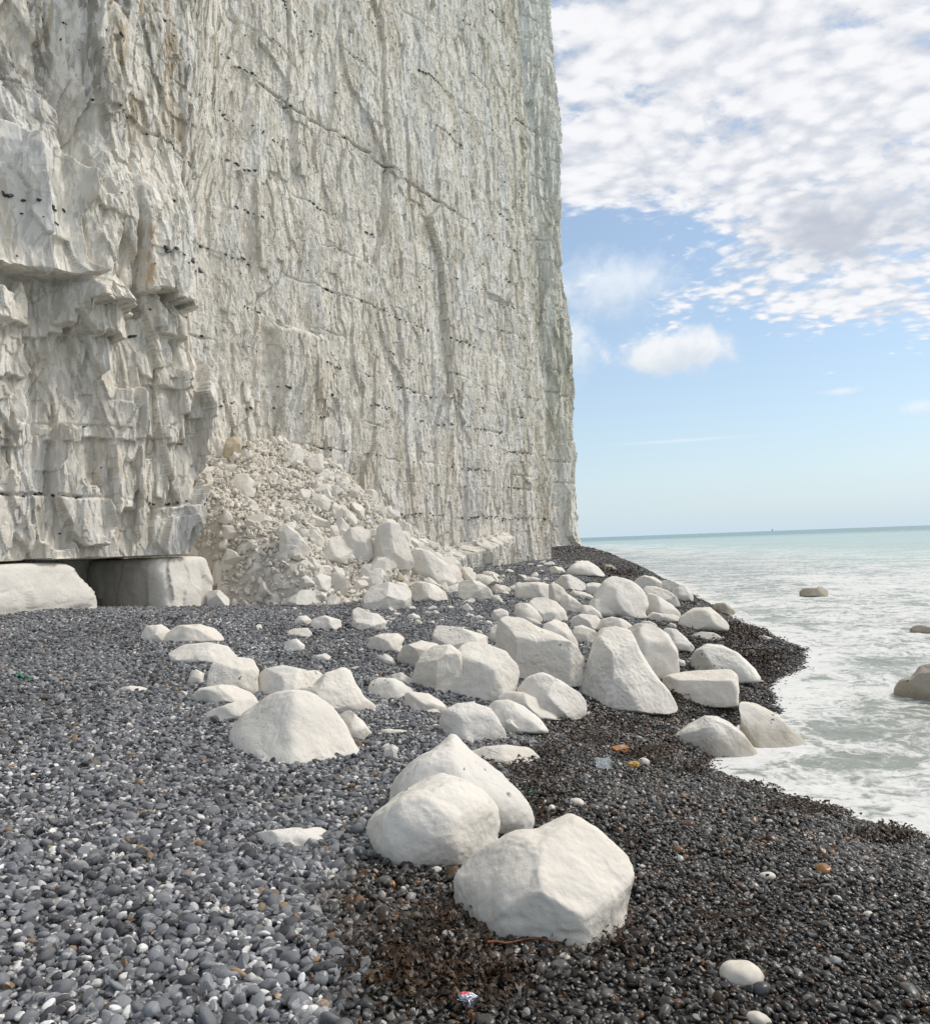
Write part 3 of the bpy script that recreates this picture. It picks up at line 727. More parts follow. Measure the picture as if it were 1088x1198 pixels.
rock('A', [(420,325),(435,302),(455,297),(490,312),(500,335)], 346, 'low pale boulder in the gap between slab-sided and peaked boulders', ang=.3)
rock('A', [(205,335),(212,305),(235,293),(250,300)], 345, 'small pale block at the left shoulder of the large slab-sided boulder', ang=.5)
rock('A', [(214,280),(220,258),(240,253),(260,262),(262,282)], 292, 'small cube-like chalk rock on the shingle above the slab-sided boulder', ang=.7)
# mid-distance row, from the F zoom
rock('F', [(430,350),(450,310),(490,262),(530,242),(560,250),(620,265),(670,295),(710,350),(722,400),(700,450)], 474, 'biggest rounded grey boulder in the far row', ang=.55, depth=.45)
rock('F', [(700,370),(710,340),(740,335),(800,370),(850,400),(890,445)], 475, 'smooth boulder at the right foot of the biggest far one', ang=.3)
rock('F', [(700,465),(740,435),(790,445),(850,450),(888,462)], 490, 'low flat boulder in front of the smooth one in the far row', ang=.3)
rock('F', [(632,285),(660,255),(700,240),(750,250),(790,275)], 330, 'boulder at the back of the far row by the water', ang=.4)
rock('F', [(685,320),(705,297),(760,300),(830,325),(870,360),(888,400)], 410, 'long rounded boulder sloping down to the sea in the far row', ang=.3)
rock('F', [(768,290),(790,270),(830,262),(870,275),(905,290)], 330, 'rough topped grey boulder behind the long sloping one', ang=.6)
rock('F', [(838,330),(860,310),(895,290),(925,300),(955,345),(958,365)], 378, 'seaward end boulder of the far row', ang=.4)
rock('F', [(285,215),(310,185),(350,165),(400,163),(450,195),(490,240)], 250, 'lone broad boulder farther off near the dark shingle spit', ang=.35)
rock('F', [(480,200),(490,183),(520,183),(550,205)], 214, 'small dark rock on the far seaweed spit', mat=M_searock)
rock('F', [(10,315),(20,285),(60,278),(130,275),(190,288),(225,330),(222,360)], 372, 'left broad grey boulder of the far row', ang=.35)
rock('F', [(190,290),(230,283),(270,310),(290,340),(285,380)], 400, 'pale boulder against the right side of the broad grey one', ang=.4)
rock('F', [(80,385),(110,360),(170,358),(230,380),(280,430),(292,480)], 488, 'faceted boulder below the broad grey one in the far row', ang=.6)
rock('F', [(10,405),(30,386),(90,390),(130,430),(170,485)], 492, 'smooth sloping boulder left of the faceted one', ang=.3)
rock('F', [(60,475),(75,460),(120,475),(155,498)], 505, 'small low chalk rock below the smooth sloping boulder', name='chalk_rock')
rock('F', [(248,385),(262,345),(285,335),(330,365),(375,405),(378,430)], 440, 'rounded leaning boulder left of centre in the far row', ang=.3)
rock('F', [(360,420),(375,395),(420,405),(465,440),(475,465)], 475, 'low boulder between the leaning one and the kidney shaped one', ang=.3)
rock('F', [(405,400),(410,368),(460,362),(520,368),(545,390),(550,440)], 465, 'kidney shaped boulder in front of the biggest grey one', ang=.3)
rock('F', [(220,280),(260,240),(300,235),(350,262),(385,290),(390,315)], 325, 'boulder behind the far row, left of the small pale one', ang=.4)
rock('F', [(385,310),(390,285),(420,278),(470,285),(465,310)], 345, 'small pale boulder at the left shoulder of the biggest grey one', ang=.5)
rock('F', [(300,335),(320,320),(380,330),(430,355)], 366, 'low cracked boulder in the dip of the far row', ang=.5)
rock('F', [(298,490),(320,460),(370,445),(440,455),(468,480)], 512, 'stepped boulder below the low one in the far row', ang=.5)
rock('F', [(440,530),(470,480),(530,465),(590,475),(635,510)], 545, 'smooth dome behind the near boulders, centre of the far row', ang=.3)
rock('F', [(560,460),(575,440),(610,445),(645,468)], 476, 'thin pale rock at the front foot of the biggest grey one', name='chalk_rock')
rock('F', [(195,200),(225,192),(262,200),(280,225)], 232, 'flat pale slab on far shingle left of the lone broad boulder', depth=.6)
rock('F', [(160,265),(175,250),(195,262)], 272, 'tiny pale rock left of the far row on shingle', name='chalk_rock', sub=4)
rock('F', [(60,262),(75,250),(115,250),(130,262)], 270, 'small flat pale rock on shingle above the broad grey one', name='chalk_rock', sub=4)
rock('F', [(665,500),(690,482),(730,485),(765,505)], 514, 'low rock among seaweed right of the smooth dome', name='chalk_rock')
rock('F', [(820,505),(835,492),(860,500),(868,512)], 520, 'small rock on seaweed at the foot of the flat far boulder', name='chalk_rock', sub=4)
# rocks in the sea
rock('P', [(935,692),(940,688),(962,687),(969,692)], 699, 'low grey rock with a green tuft far out in the foam', group='rocks standing in the sea', mat=M_searock, ang=.5, depth=.6)
rock('P', [(1064,736),(1070,732),(1078,731),(1100,737)], 741, 'small tan rock in the foam at the right edge', group='rocks standing in the sea', mat=M_searock, ang=.5)
rock('P', [(1046,806),(1052,794),(1064,794),(1076,779),(1100,774),(1150,790),(1160,815)], 824, 'big tan rock standing in the foam at the right edge', group='rocks standing in the sea', mat=M_searock, ang=.6)
_sr = bpy.data.objects[[o.name for o in bpy.data.objects if o.get('label', '').startswith('low grey rock with a green tuft')][0]]
iv_, fc_ = ico(3)
_t = iv_*(1+.5*noise3(iv_[:, 0]*3, iv_[:, 1]*3, iv_[:, 2]*3, 3))[:, None]*np.array([.22, .18, .16])
_p = hit(958, 691); mesh_np('weed_tuft', _t, fc_, plain('green_weed', (.05, .11, .03), .8), False, parent=_sr, loc=tuple(_p-np.array(_sr.location)))
# between rubble and shingle, B zoom
rock('B', [(8,265),(25,235),(42,213),(110,193),(170,213),(198,240),(195,275)], 303, 'bright angular white block on the shingle in front of the rubble', ang=.9, mat=M_bright, power=3.2)
rock('B', [(-10,200),(-5,160),(20,125),(75,135),(108,165),(100,200)], 222, 'sharp edged cream block behind the bright white one', ang=.9, mat=M_rubble)
rock('B', [(42,120),(60,103),(90,98),(124,112),(122,165)], 182, 'small upright cube of pale chalk in front of the upright boulder', ang=.85)
rock('B', [(42,100),(55,50),(70,-10),(105,-45),(150,-25),(185,50),(205,120)], 148, 'tall cracked upright boulder with pink stains at the end of the rubble', ang=.9, power=2.8, mat=M_rubble)
rock('B', [(188,150),(195,95),(210,65),(260,75),(290,100),(330,125),(350,160),(372,210)], 218, 'large rough boulder right of the upright cracked one', ang=.7)
rock('B', [(300,175),(325,135),(365,130),(385,165),(385,200)], 215, 'rough boulder leaning on the right of the large rough one', ang=.8)
rock('B', [(370,225),(375,195),(400,188),(450,192),(490,220),(503,248)], 264, 'pale flat-faced boulder at the right end of the rubble line', ang=.7)
rock('B', [(375,160),(385,142),(415,138),(435,165),(447,190)], 200, 'small tilted slab above the flat-faced boulder', ang=.8)
rock('B', [(198,220),(205,198),(240,193),(285,205),(325,235),(335,268)], 272, 'warm cream boulder right of the bright white block', ang=.6)
rock('B', [(463,158),(480,152),(505,158),(528,172)], 180, 'small flat grey rock near the cliff foot', name='chalk_rock')
rock('B', [(498,262),(502,245),(520,243),(538,262)], 272, 'tiny rounded rock beside the flat-faced boulder', name='chalk_rock')
rock('B', [(498,220),(510,203),(545,208),(568,222)], 234, 'small pale rock right of the flat-faced boulder', name='chalk_rock')
rock('B', [(618,182),(635,175),(672,180),(680,188)], 194, 'thin pale rock farther up the shingle', name='chalk_rock')
rock('B', [(120,205),(140,192),(175,200),(190,220)], 228, 'brownish low rock just above the bright white block', name='chalk_rock')
rock('B', [(0,330),(10,295),(40,300),(45,330)], 345, 'knob of chalk behind the knobbly rock', name='chalk_rock')
rock('B', [(180,320),(205,312),(230,325)], 338, 'small white stone in the shingle below the white block', name='chalk_rock')
rock('B', [(385,285),(405,275),(430,300)], 305, 'small white stone in the shingle below the flat-faced boulder', name='chalk_rock')
rock('B', [(430,325),(450,318),(470,330)], 336, 'little white stone farther down the same shingle gully', name='chalk_rock')
rock('B', [(560,215),(580,205),(600,220)], 228, 'small white stone near the cliff corner', name='chalk_rock')
# ------------------------------------------------------------------ rubble heap
HG = 'chalk rubble of the rockfall heap'
def E(pts, yb, label, ang=.9, mat=None, **k):
    return rock('E', pts, yb, label, name='rubble_block', cat='rock', group=HG, ang=ang, mat=mat or M_rubble, **k)
E([(555,568),(600,540),(640,515),(700,500),(745,545),(765,600)], 612, 'big grey triangular block at the right foot of the rubble heap', power=3)
E([(683,500),(700,475),(740,460),(790,478),(805,540)], 600, 'grey block wedged behind the triangular block')
E([(430,480),(432,460),(460,455),(500,480),(530,515),(552,555)], 588, 'long tilted slab sliding down the middle of the heap')
E([(543,520),(550,480),(572,472),(600,505),(610,520)], 546, 'white pointed block between tilted slab and triangular block')
E([(408,592),(425,550),(445,532),(475,532),(497,568)], 602, 'rounded block left below the tilted slab')
E([(203,330),(225,290),(260,255),(295,250),(345,290)], 346, 'largest pale block high on the left of the heap')
E([(40,545),(50,490),(62,440),(85,405),(110,450),(122,500)], 572, 'tall block against the corner of the buttress')
E([(60,570),(85,540),(140,560),(150,578)], 585, 'wedge of chalk at the foot of the tall corner block')
E([(505,640),(512,600),(560,593),(608,618)], 672, 'squarish block at the front foot of the heap')
E([(530,690),(555,665),(600,652),(637,662)], 720, 'grey flat block below the squarish one')
E([(440,778),(470,745),(520,712),(560,715),(598,758)], 782, 'broad low block in front of the heap on shingle')
E([(390,750),(400,715),(430,710),(455,735)], 772, 'small block left of the broad low one')
E([(333,740),(345,712),(360,705),(387,735)], 762, 'small pointed block on shingle at the heap front')
E([(207,490),(215,460),(240,453),(270,480)], 518, 'grey block in the middle left of the heap')
E([(258,548),(290,520),(330,515),(350,525)], 562, 'flat cream block below the grey one')
E([(313,575),(325,535),(355,527),(388,548),(380,575)], 592, 'rounded grey block beside the flat cream one')
E([(198,605),(215,565),(245,555),(272,580)], 638, 'leaning cream block above the right foot block')
E([(163,660),(170,620),(195,590),(222,630)], 697, 'upright sliver of chalk beside the right foot block')
E([(183,710),(190,685),(220,673),(250,705)], 740, 'block on shingle just right of the right foot block')
E([(143,740),(150,718),(195,715),(233,752)], 782, 'low white block touching the right foot block')
E([(208,150),(225,108),(265,105),(280,120),(282,170)], 192, 'orange stained block near the top left of the heap', mat=M_brown)
E([(183,165),(195,140),(215,140),(224,165)], 190, 'white cube next to the orange stained block')
E([(430,195),(470,155),(500,145),(530,160),(525,190)], 216, 'grey slab near the top of the heap')
E([(520,215),(530,190),(565,182),(605,170),(607,215)], 250, 'upper of three stacked blocks on the right shoulder of the heap')
E([(555,262),(580,240),(620,232),(652,250)], 285, 'middle of three stacked blocks on the right shoulder of the heap')
E([(568,315),(585,293),(625,292),(648,305)], 336, 'lower of three stacked blocks on the right shoulder of the heap')
E([(555,355),(575,330),(610,335),(637,360)], 402, 'cream block under the three stacked ones')
E([(625,412),(635,385),(655,363),(675,388)], 418, 'narrow tilted block at the right edge of the heap')
E([(653,455),(660,430),(680,425),(712,462)], 487, 'tilted wedge right of centre low on the heap')
E([(622,480),(640,455),(662,460),(672,485)], 506, 'small wedge left of the tilted one')
E([(680,410),(700,393),(725,410),(742,432)], 462, 'tilted block high above the triangular block')
E([(393,695),(420,675),(480,680),(555,690)], 708, 'thin flat white flake at the heap front', depth=.5)
E([(298,630),(325,605),(350,602),(378,628)], 652, 'pale block half way along the foot of the heap')
E([(368,645),(385,622),(410,625),(422,645)], 662, 'small pinkish block right of the pale one')
E([(408,660),(425,640),(450,650),(458,668)], 682, 'small grey block under the rounded block')
E([(608,655),(640,622),(690,628),(705,648)], 668, 'low rough rock in front of the triangular block')
E([(873,660),(890,640),(912,645),(927,665)], 678, 'small brown block below the upright boulder', mat=M_brown)
E([(250,720),(270,690),(300,685),(320,705)], 728, 'small fragment on shingle, right of the foot block')
E([(640,690),(655,675),(690,680),(700,695)], 700, 'small white stone in front of the sharp cream block')
E([(100,400),(110,375),(135,372),(150,400)], 425, 'small rounded rubble stone close to the buttress')
# generic individual stones of the heap: copies share meshes
rg = np.random.default_rng(99)
def chip_mesh(name, sub, seed, mat, ncut=9, flat=False):
    g = np.random.default_rng(seed); iv, fc = ico(sub); q = iv*np.array([1, g.uniform(.65, .95), g.uniform(.5, .8)])
    for i in range(ncut):
        n = g.normal(size=3); n /= np.linalg.norm(n); d = g.uniform(.35, .62)
        ex = np.maximum(q@n-d, 0); q = q-n*ex[:, None]
    q = q*(1+.05*noise3(q[:, 0]*4+seed, q[:, 1]*4, q[:, 2]*4, seed))[:, None]
    o = mesh_np(name, q, fc, mat, False); me = o.data
    bpy.data.objects.remove(o); return me
chips = [chip_mesh('rubble_stone', 4, 500+i, M_rubble) for i in range(8)]
hs, hp = APEX@DV, APEX@NV
placed = 0; tries = 0; spots = []
while placed < 225 and tries < 60000:
    tries += 1
    s = hs+rg.uniform(-7, 7.5); p = hp+rg.uniform(.2, 7.5)
    x, y = s*DV[0]+p*NV[0], s*DV[1]+p*NV[1]
    hz_ = heap_z(np.array([x]), np.array([y]))[0]; bz = beach_z(np.array([x]), np.array([y]))[0]
    if hz_ < bz-.25: continue
    lowk = np.clip(1-(hz_-bz)/5, 0, 1)
    r = rg.uniform(.06, .15)+rg.random()**2*.20*lowk + .03
    px, py = project(np.array([x, y, max(hz_, bz)]))
    if px < 215: continue
    if any((x-a)**2+(y-b)**2 < (.75*(r+c))**2 for a, b, c in spots): continue
    spots.append((x, y, r)); placed += 1
    o = bpy.data.objects.new('rubble_stone', chips[placed % 8]); col.objects.link(o)
    o.location = (x, y, max(hz_, bz)+r*.15); o.rotation_euler = tuple(rg.uniform(0, 6.28, 3)); o.scale = (r*1.5, r*1.5, r*1.5)
    tag(o, 'small angular chalk fragment lying in the rockfall heap', 'rock', 'small loose fragments of the rockfall heap')
# loose white stones scattered over the shingle, traced roughly by area
areas = [(430, 640, 690, 735, 34), (300, 480, 700, 790, 14), (160, 330, 740, 860, 5), (480, 600, 690, 760, 8), (610, 690, 655, 690, 12), (640, 760, 695, 760, 9), (540, 700, 740, 850, 8), (490, 640, 655, 700, 30)]
cnt = 0
for x0, x1, y0, y1, n in [(a[0], a[1], a[2], a[3], a[4]) for a in areas]:
    for i in range(n):
        px, py = rg.uniform(x0, x1), rg.uniform(y0, y1)
        P = hit(px, py); 
        s_ = P[0]*DV[0]+P[1]*DV[1]; p_ = P[0]*NV[0]+P[1]*NV[1]
        if p_ < -17.5: continue
        r = rg.uniform(2.2, 5.2)*np.linalg.norm(P-CAM)/F
        o = bpy.data.objects.new('chalk_stone', chips[cnt % 8]); col.objects.link(o); cnt += 1
        o.location = (P[0], P[1], P[2]+r*.2); o.rotation_euler = (rg.uniform(-.4, .4), rg.uniform(-.4, .4), rg.uniform(0, 6.28)); o.scale = (r*1.6, r*1.6, r*1.2)
        tag(o, 'small loose white chalk stone lying on the grey shingle', 'stone', 'small chalk stones strewn on the shingle')
# heap core and fine scree
def build_heap():
    s = np.arange(hs-8, hs+9, .09); p = np.arange(hp-.6, hp+8.5, .09)
    S, Pp = np.meshgrid(s, p); S = S.ravel(); Pp = Pp.ravel()
    X = S*DV[0]+Pp*NV[0]; Y = S*DV[1]+Pp*NV[1]; hz_ = heap_z(X, Y); bz = beach_z(X, Y)
    f, _, _ = facets(S, Pp, .22, .22, 160, .05, .5, .5)
    Z = np.where(hz_ > bz-.3, hz_+f*.6-.07, bz-.4)
    Z = np.maximum(Z, bz-.4)
    o = mesh_np('rubble_slope', np.stack([X, Y, Z], 1), grid_faces(len(p), len(s)), M_rubble, False)
    tag(o, 'slope of fine broken chalk under the fallen blocks', 'rubble', kind='stuff')
build_heap()
# ------------------------------------------------------------------ instanced stuff through geometry nodes
def gn_scatter(name, P, rot, scl, idx, colr, meshes, wet=None):
    me = bpy.data.meshes.new(name); n = len(P)
    me.vertices.add(n); me.vertices.foreach_set('co', np.asarray(P, np.float32).ravel())
    for nm, A in (('rot', rot), ('scl', scl)):
        a = me.attributes.new(nm, 'FLOAT_VECTOR', 'POINT'); a.data.foreach_set('vector', np.asarray(A, np.float32).ravel())
    a = me.attributes.new('idx', 'INT', 'POINT'); a.data.foreach_set('value', np.asarray(idx, np.int32))
    a = me.attributes.new('pc', 'FLOAT_COLOR', 'POINT'); C4 = np.ones((n, 4), np.float32); C4[:, :3] = colr; 
    if wet is not None: C4[:, 3] = wet
    a.data.foreach_set('color', C4.ravel())
    o = bpy.data.objects.new(name, me); col.objects.link(o)
    pc = bpy.data.collections.new(name+'_kinds')
    for i, m in enumerate(meshes):
        q = bpy.data.objects.new('%s_kind_%02d' % (name, i), m); pc.objects.link(q)
    ng = bpy.data.node_groups.new(name+'_nodes', 'GeometryNodeTree')
    ng.interface.new_socket('Geometry', in_out='INPUT', socket_type='NodeSocketGeometry')
    ng.interface.new_socket('Geometry', in_out='OUTPUT', socket_type='NodeSocketGeometry')
    N = ng.nodes; L = ng.links
    gi = N.new('NodeGroupInput'); go = N.new('NodeGroupOutput')
    ci = N.new('GeometryNodeCollectionInfo'); ci.inputs['Collection'].default_value = pc
    ci.inputs['Separate Children'].default_value = True; ci.inputs['Reset Children'].default_value = True
    iop = N.new('GeometryNodeInstanceOnPoints'); iop.inputs['Pick Instance'].default_value = True
    m2p = N.new('GeometryNodeMeshToPoints'); L.new(gi.outputs[0], m2p.inputs[0])
    L.new(m2p.outputs[0], iop.inputs['Points']); L.new(ci.outputs[0], iop.inputs['Instance'])
    def at(nm, t):
        q = N.new('GeometryNodeInputNamedAttribute'); q.data_type = t; q.inputs['Name'].default_value = nm; return q.outputs[0]
    L.new(at('idx', 'INT'), iop.inputs['Instance Index'])
    e = N.new('FunctionNodeEulerToRotation'); L.new(at('rot', 'FLOAT_VECTOR'), e.inputs[0]); L.new(e.outputs[0], iop.inputs['Rotation'])
    L.new(at('scl', 'FLOAT_VECTOR'), iop.inputs['Scale'])
    L.new(iop.outputs[0], go.inputs[0])
    md = o.modifiers.new('scatter', 'NODES'); md.node_group = ng
    return o
# fine scree chips
M_gap_shade = chalk_mat('rubble_gap_shade', (.56, .525, .465), (.46, .39, .30), speck=False, rough_scale=4, pits=.3)  # brownish dusty chalk, colour darkened to stand for shade in gaps between stones
bpy.data.objects['rubble_slope'].data.materials[0] = M_gap_shade
M_chip = chalk_mat('scree_chalk', (.72, .685, .615), (.58, .48, .36), speck=False, rough_scale=5, pits=.2)
small = [chip_mesh('scree_chip', 2, 700+i, M_chip, 6) for i in range(6)]
S = hs+rg.uniform(-8, 8.5, 36000); Pq = hp+rg.uniform(-.2, 8, 36000)
X = S*DV[0]+Pq*NV[0]; Y = S*DV[1]+Pq*NV[1]; hz_ = heap_z(X, Y); bz = beach_z(X, Y); k = hz_ > bz-.35
X, Y, Z = X[k], Y[k], np.maximum(hz_, bz)[k]; n = len(X)
r = .030+.09*rg.random(n)**2.4
o = gn_scatter('chalk_scree', np.stack([X, Y, Z+rg.uniform(-.03, .04, n)], 1), rg.uniform(0, 6.28, (n, 3)), (r[:, None]*rg.uniform(.8, 1.3, (n, 3))), rg.integers(0, 6, n), np.ones((n, 3)), small)
tag(o, 'fine chalk chips covering the rockfall slope', 'scree', kind='stuff')
# pebbles
def pebble_mat():
    m, nt, b = new_mat('flint_pebble'); g = G(nt)
    at = g.n('ShaderNodeAttribute', attribute_name='pc'); at.attribute_type = 'INSTANCER'
    wet = at.outputs['Alpha']
    P = g.pos(); tc = g.n('ShaderNodeTexCoord').outputs['Object']
    oi = g.n('ShaderNodeObjectInfo').outputs['Random']
    cb = g.n('ShaderNodeCombineXYZ'); g.set(cb, 0, g.math('MULTIPLY', oi, 91.))
    Q = g.vmath('ADD', P, cb.outputs[0])
    n = g.noise(Q, 30, 4, .6, .8)
    pt = g.math('MULTIPLY', g.ramp(n, .56, .62), g.ramp(g.math('FRACT', g.math('MULTIPLY', oi, 7.3)), .45, .50))
    c = at.outputs['Color']
    light = g.mix(wet, (.48, .47, .46), (.17, .16, .15))
    c = g.mix(g.math('MULTIPLY', pt, .75), c, light)
    c = g.mix(g.math('MULTIPLY', g.ramp(g.noise(Q, 90, 3, .6), .5, .7), .25), c, g.vmath('MULTIPLY', c, (1.7, 1.7, 1.7)))
    nt.links.new(c, b.inputs['Base Color'])
    nt.links.new(g.math('SUBTRACT', .72, g.math('MULTIPLY', wet, .40)), b.inputs['Roughness'])
    nt.links.new(g.bump(g.noise(Q, 110, 4, .6), .25, .004), b.inputs['Normal'])
    b.inputs['Specular IOR Level'].default_value = .45
    return m
M_peb = pebble_mat()
def pebble(i):
    g = np.random.default_rng(900+i); iv, fc = ico(3)
    q = iv.copy()
    for _ in range(2 if i < 8 else 9):
        n = g.normal(size=3); n /= np.linalg.norm(n); d = g.uniform(.6, .85) if i < 8 else g.uniform(.4, .75)
        ex = np.maximum(q@n-d, 0); q = q-n*(ex*(.75 if i < 8 else 1))[:, None]
    q = q*(1+(.16 if i < 8 else .22)*noise3(q[:, 0]*1.3+i*9, q[:, 1]*1.3, q[:, 2]*1.3, 33))[:, None]
    q = q*np.array([1, g.uniform(.68, .95), g.uniform(.45, .72)])
    o = mesh_np('pebble', q, fc, M_peb, i < 8); me = o.data; bpy.data.objects.remove(o); return me
pebs = [pebble(i) for i in range(14)]
def scatter_pebbles():
    rg = np.random.default_rng(3)
    PX, PY, RR, LAY = [], [], [], []
    bands = [(.9, 2.6, .0225, 1.), (2.6, 4.6, .0225, 1.), (4.6, 8, .023, 1), (8, 13, .029, 1.2), (13, 20, .040, 1.5), (20, 32, .056, 1.8), (32, 60, .085, 2.4), (60, 110, .2, 4.)]
    for r0, r1, sp_, k in bands:
        x = np.arange(-r1*.85, r1*.85, sp_); y = np.arange(0, r1, sp_)
        X, Y = np.meshgrid(x, y); X = X.ravel(); Y = Y.ravel(); r = np.hypot(X, Y)
        m = (r >= r0) & (r < r1) & (np.abs(X) < Y*.72+.9)
        X, Y = X[m], Y[m]
        X = X+rg.uniform(-.6, .6, len(X))*sp_; Y = Y+rg.uniform(-.6, .6, len(X))*sp_
        s = X*DV[0]+Y*DV[1]; p = X*NV[0]+Y*NV[1]
        m = (dist_water(X, Y) > -.55) & ((p > -17.8) | (s > 14.5)) & (p > np.interp(s, [0, 43.5, 44, 100], [-19.5, -19, -26, -46]))
        X, Y = X[m], Y[m]
        PX.append(X); PY.append(Y); RR.append(np.full(len(X), k))
    X = np.concatenate(PX); Y = np.concatenate(PY); K = np.concatenate(RR); n = len(X)
    wet = wetness(X, Y)
    # dry shingle is coarser: thin it and make it larger
    keep = rg.random(n) < np.where(wet > .5, 1, .74)
    X, Y, K, wet = X[keep], Y[keep], K[keep], wet[keep]; n = len(X)
    base = np.where(wet > .5, .0132, .0198)
    size = base*np.exp(rg.normal(0, .33, n))*K
    big = rg.random(n) < .035; size = np.where(big, size*1.55, size)
    coarse = 1+.35*noise3(X*.5, Y*.5, 0, 55); size *= coarse
    size = np.minimum(size, .040*np.maximum(1, K*.8))
    Z = beach_z(X, Y)+rg.uniform(-.35, .45, n)*size
    hz_ = heap_z(X, Y); m = hz_ < beach_z(X, Y)+.12
    # dry palette
    t = rg.random(n)
    g_ = rg.uniform(.11, .215, n)
    C = np.stack([g_*.97, g_, g_*1.06], 1)*.93
    dk = t < .16; C[dk] = (rg.uniform(.035, .08, dk.sum()))[:, None]*np.array([1, 1, 1.08])
    lt = t > .80; C[lt] = (rg.uniform(.26, .46, lt.sum()))[:, None]*np.array([1, .99, .97])
    wh = t > .93; C[wh] = (rg.uniform(.50, .72, wh.sum()))[:, None]*np.array([1, .97, .92])
    br = (t > .20) & (t < .218); C[br] = rg.uniform(.7, 1.3, br.sum())[:, None]*np.array([.21, .145, .09])
    W = np.stack([g_*.19, g_*.165, g_*.14], 1)
    t2 = rg.random(n)
    a = t2 > .62; W[a] = (rg.uniform(.04, .11, a.sum()))[:, None]*np.array([1, .92, .83])
    a = t2 > .93; W[a] = (rg.uniform(.15, .32, a.sum()))[:, None]*np.array([1, .96, .9])
    a = t2 > .988; W[a] = (rg.uniform(.4, .6, a.sum()))[:, None]*np.array([1, .97, .9])
    a = t2 < .11; W[a] = rg.uniform(.6, 1.5, a.sum())[:, None]*np.array([.085, .045, .022])
    a = t2 < .012; W[a] = rg.uniform(.7, 1.2, a.sum())[:, None]*np.array([.25, .12, .04])
    C = C*(1-wet)[:, None]+W*wet[:, None]
    C = C*(1+.38*noise3(X*.45, Y*.22, 0, 57)+.22*noise3(X*1.7, Y*1.1, 0, 58)-.12*wet)[:, None]; C = np.clip(C, .004, .75)
    size = np.where(C[:, 1] > .3, np.minimum(size, .021*np.maximum(K*.8, 1)), size)
    rot = np.stack([rg.normal(0, .45, n), rg.normal(0, .45, n), rg.uniform(0, 6.28, n)], 1)
    scl = size[:, None]*rg.uniform(.82, 1.25, (n, 3))
    idx = np.where(rg.random(n) < .66, rg.integers(0, 8, n), rg.integers(8, 14, n))
    o = gn_scatter('shingle', np.stack([X, Y, Z], 1)[m], rot[m], scl[m], idx[m], C[m], pebs, wet[m])
    tag(o, 'grey flint pebbles covering the beach, dry on the left and dark wet on the right', 'shingle', kind='stuff')
    print('pebbles', m.sum())
scatter_pebbles()
# notable pebbles
def big_pebble(px, py, wpx, label, mat, flat=.62, seed=1, cat='pebble', name='pebble', shape=0):
    P = hit(px, py); r = wpx/2*np.linalg.norm(P-CAM)/F
    iv, fc = ico(4); g = np.random.default_rng(seed)
    q = iv*np.array([1, .75, flat]); q = q*(1+.14*noise3(q[:, 0]*1.4+seed, q[:, 1]*1.4, q[:, 2]*1.4, seed))[:, None]
    if shape:
        for i in range(8):
            n = g.normal(size=3); n /= np.linalg.norm(n); ex = np.maximum(q@n-g.uniform(.3, .55), 0); q = q-n*ex[:, None]
    o = mesh_np(name, q*r, fc, mat, not shape, loc=(P[0], P[1], P[2]+r*flat*.30)); o.rotation_euler = (g.uniform(-.2, .2), g.uniform(-.2, .2), g.uniform(-.5, .5))
    tag(o, label, cat, 'larger pebbles on the wet shingle')
    return o
M_wp = plain('white_pebble', (.66, .61, .52), .6, .4, .15, 30, .08)
M_gp = plain('grey_pebble', (.30, .30, .29), .55, .4, .15, 30, .12)
big_pebble(869, 1147, 42, 'egg shaped white pebble, largest on the wet shingle at lower right', M_wp, .62, 5)
big_pebble(898, 1028, 16, 'small oval white pebble in the middle of the wet shingle', M_wp, .6, 6)
big_pebble(1016, 1072, 10, 'little round white pebble toward the right edge', M_wp, .7, 7)
big_pebble(675, 942, 17, 'pale rounded pebble above the biggest front boulder', M_wp, .65, 8)
big_pebble(660, 1123, 13, 'white pebble just below the biggest front boulder', M_wp, .8, 9)
big_pebble(508, 1104, 13, 'white pebble left of the dark seaweed in front', M_wp, .8, 10)
big_pebble(511, 1020, 12, 'white pebble at the foot of the rounded boulder', M_wp, .7, 11)
big_pebble(888, 1196, 22, 'white pebble cut by the bottom edge, lower right', M_wp, .6, 12)
big_pebble(977, 1127, 12, 'small round pale pebble low on the right', M_gp, .8, 13)
big_pebble(890, 1160, 20, 'dark grey pebble under the egg shaped white one', plain('dark_pebble', (.05, .05, .052), .35, .5), .6, 14)
big_pebble(753, 894, 13, 'rounded grey white pebble right of the yellow sponge', M_wp, .8, 15)
big_pebble(645, 948, 18, 'angular white shard above the biggest front boulder', M_bright, .5, 16, shape=1, name='chalk_shard')
big_pebble(455, 882, 22, 'bright white angular shard left of the knobbed boulder', M_bright, .8, 17, shape=1, name='chalk_shard')
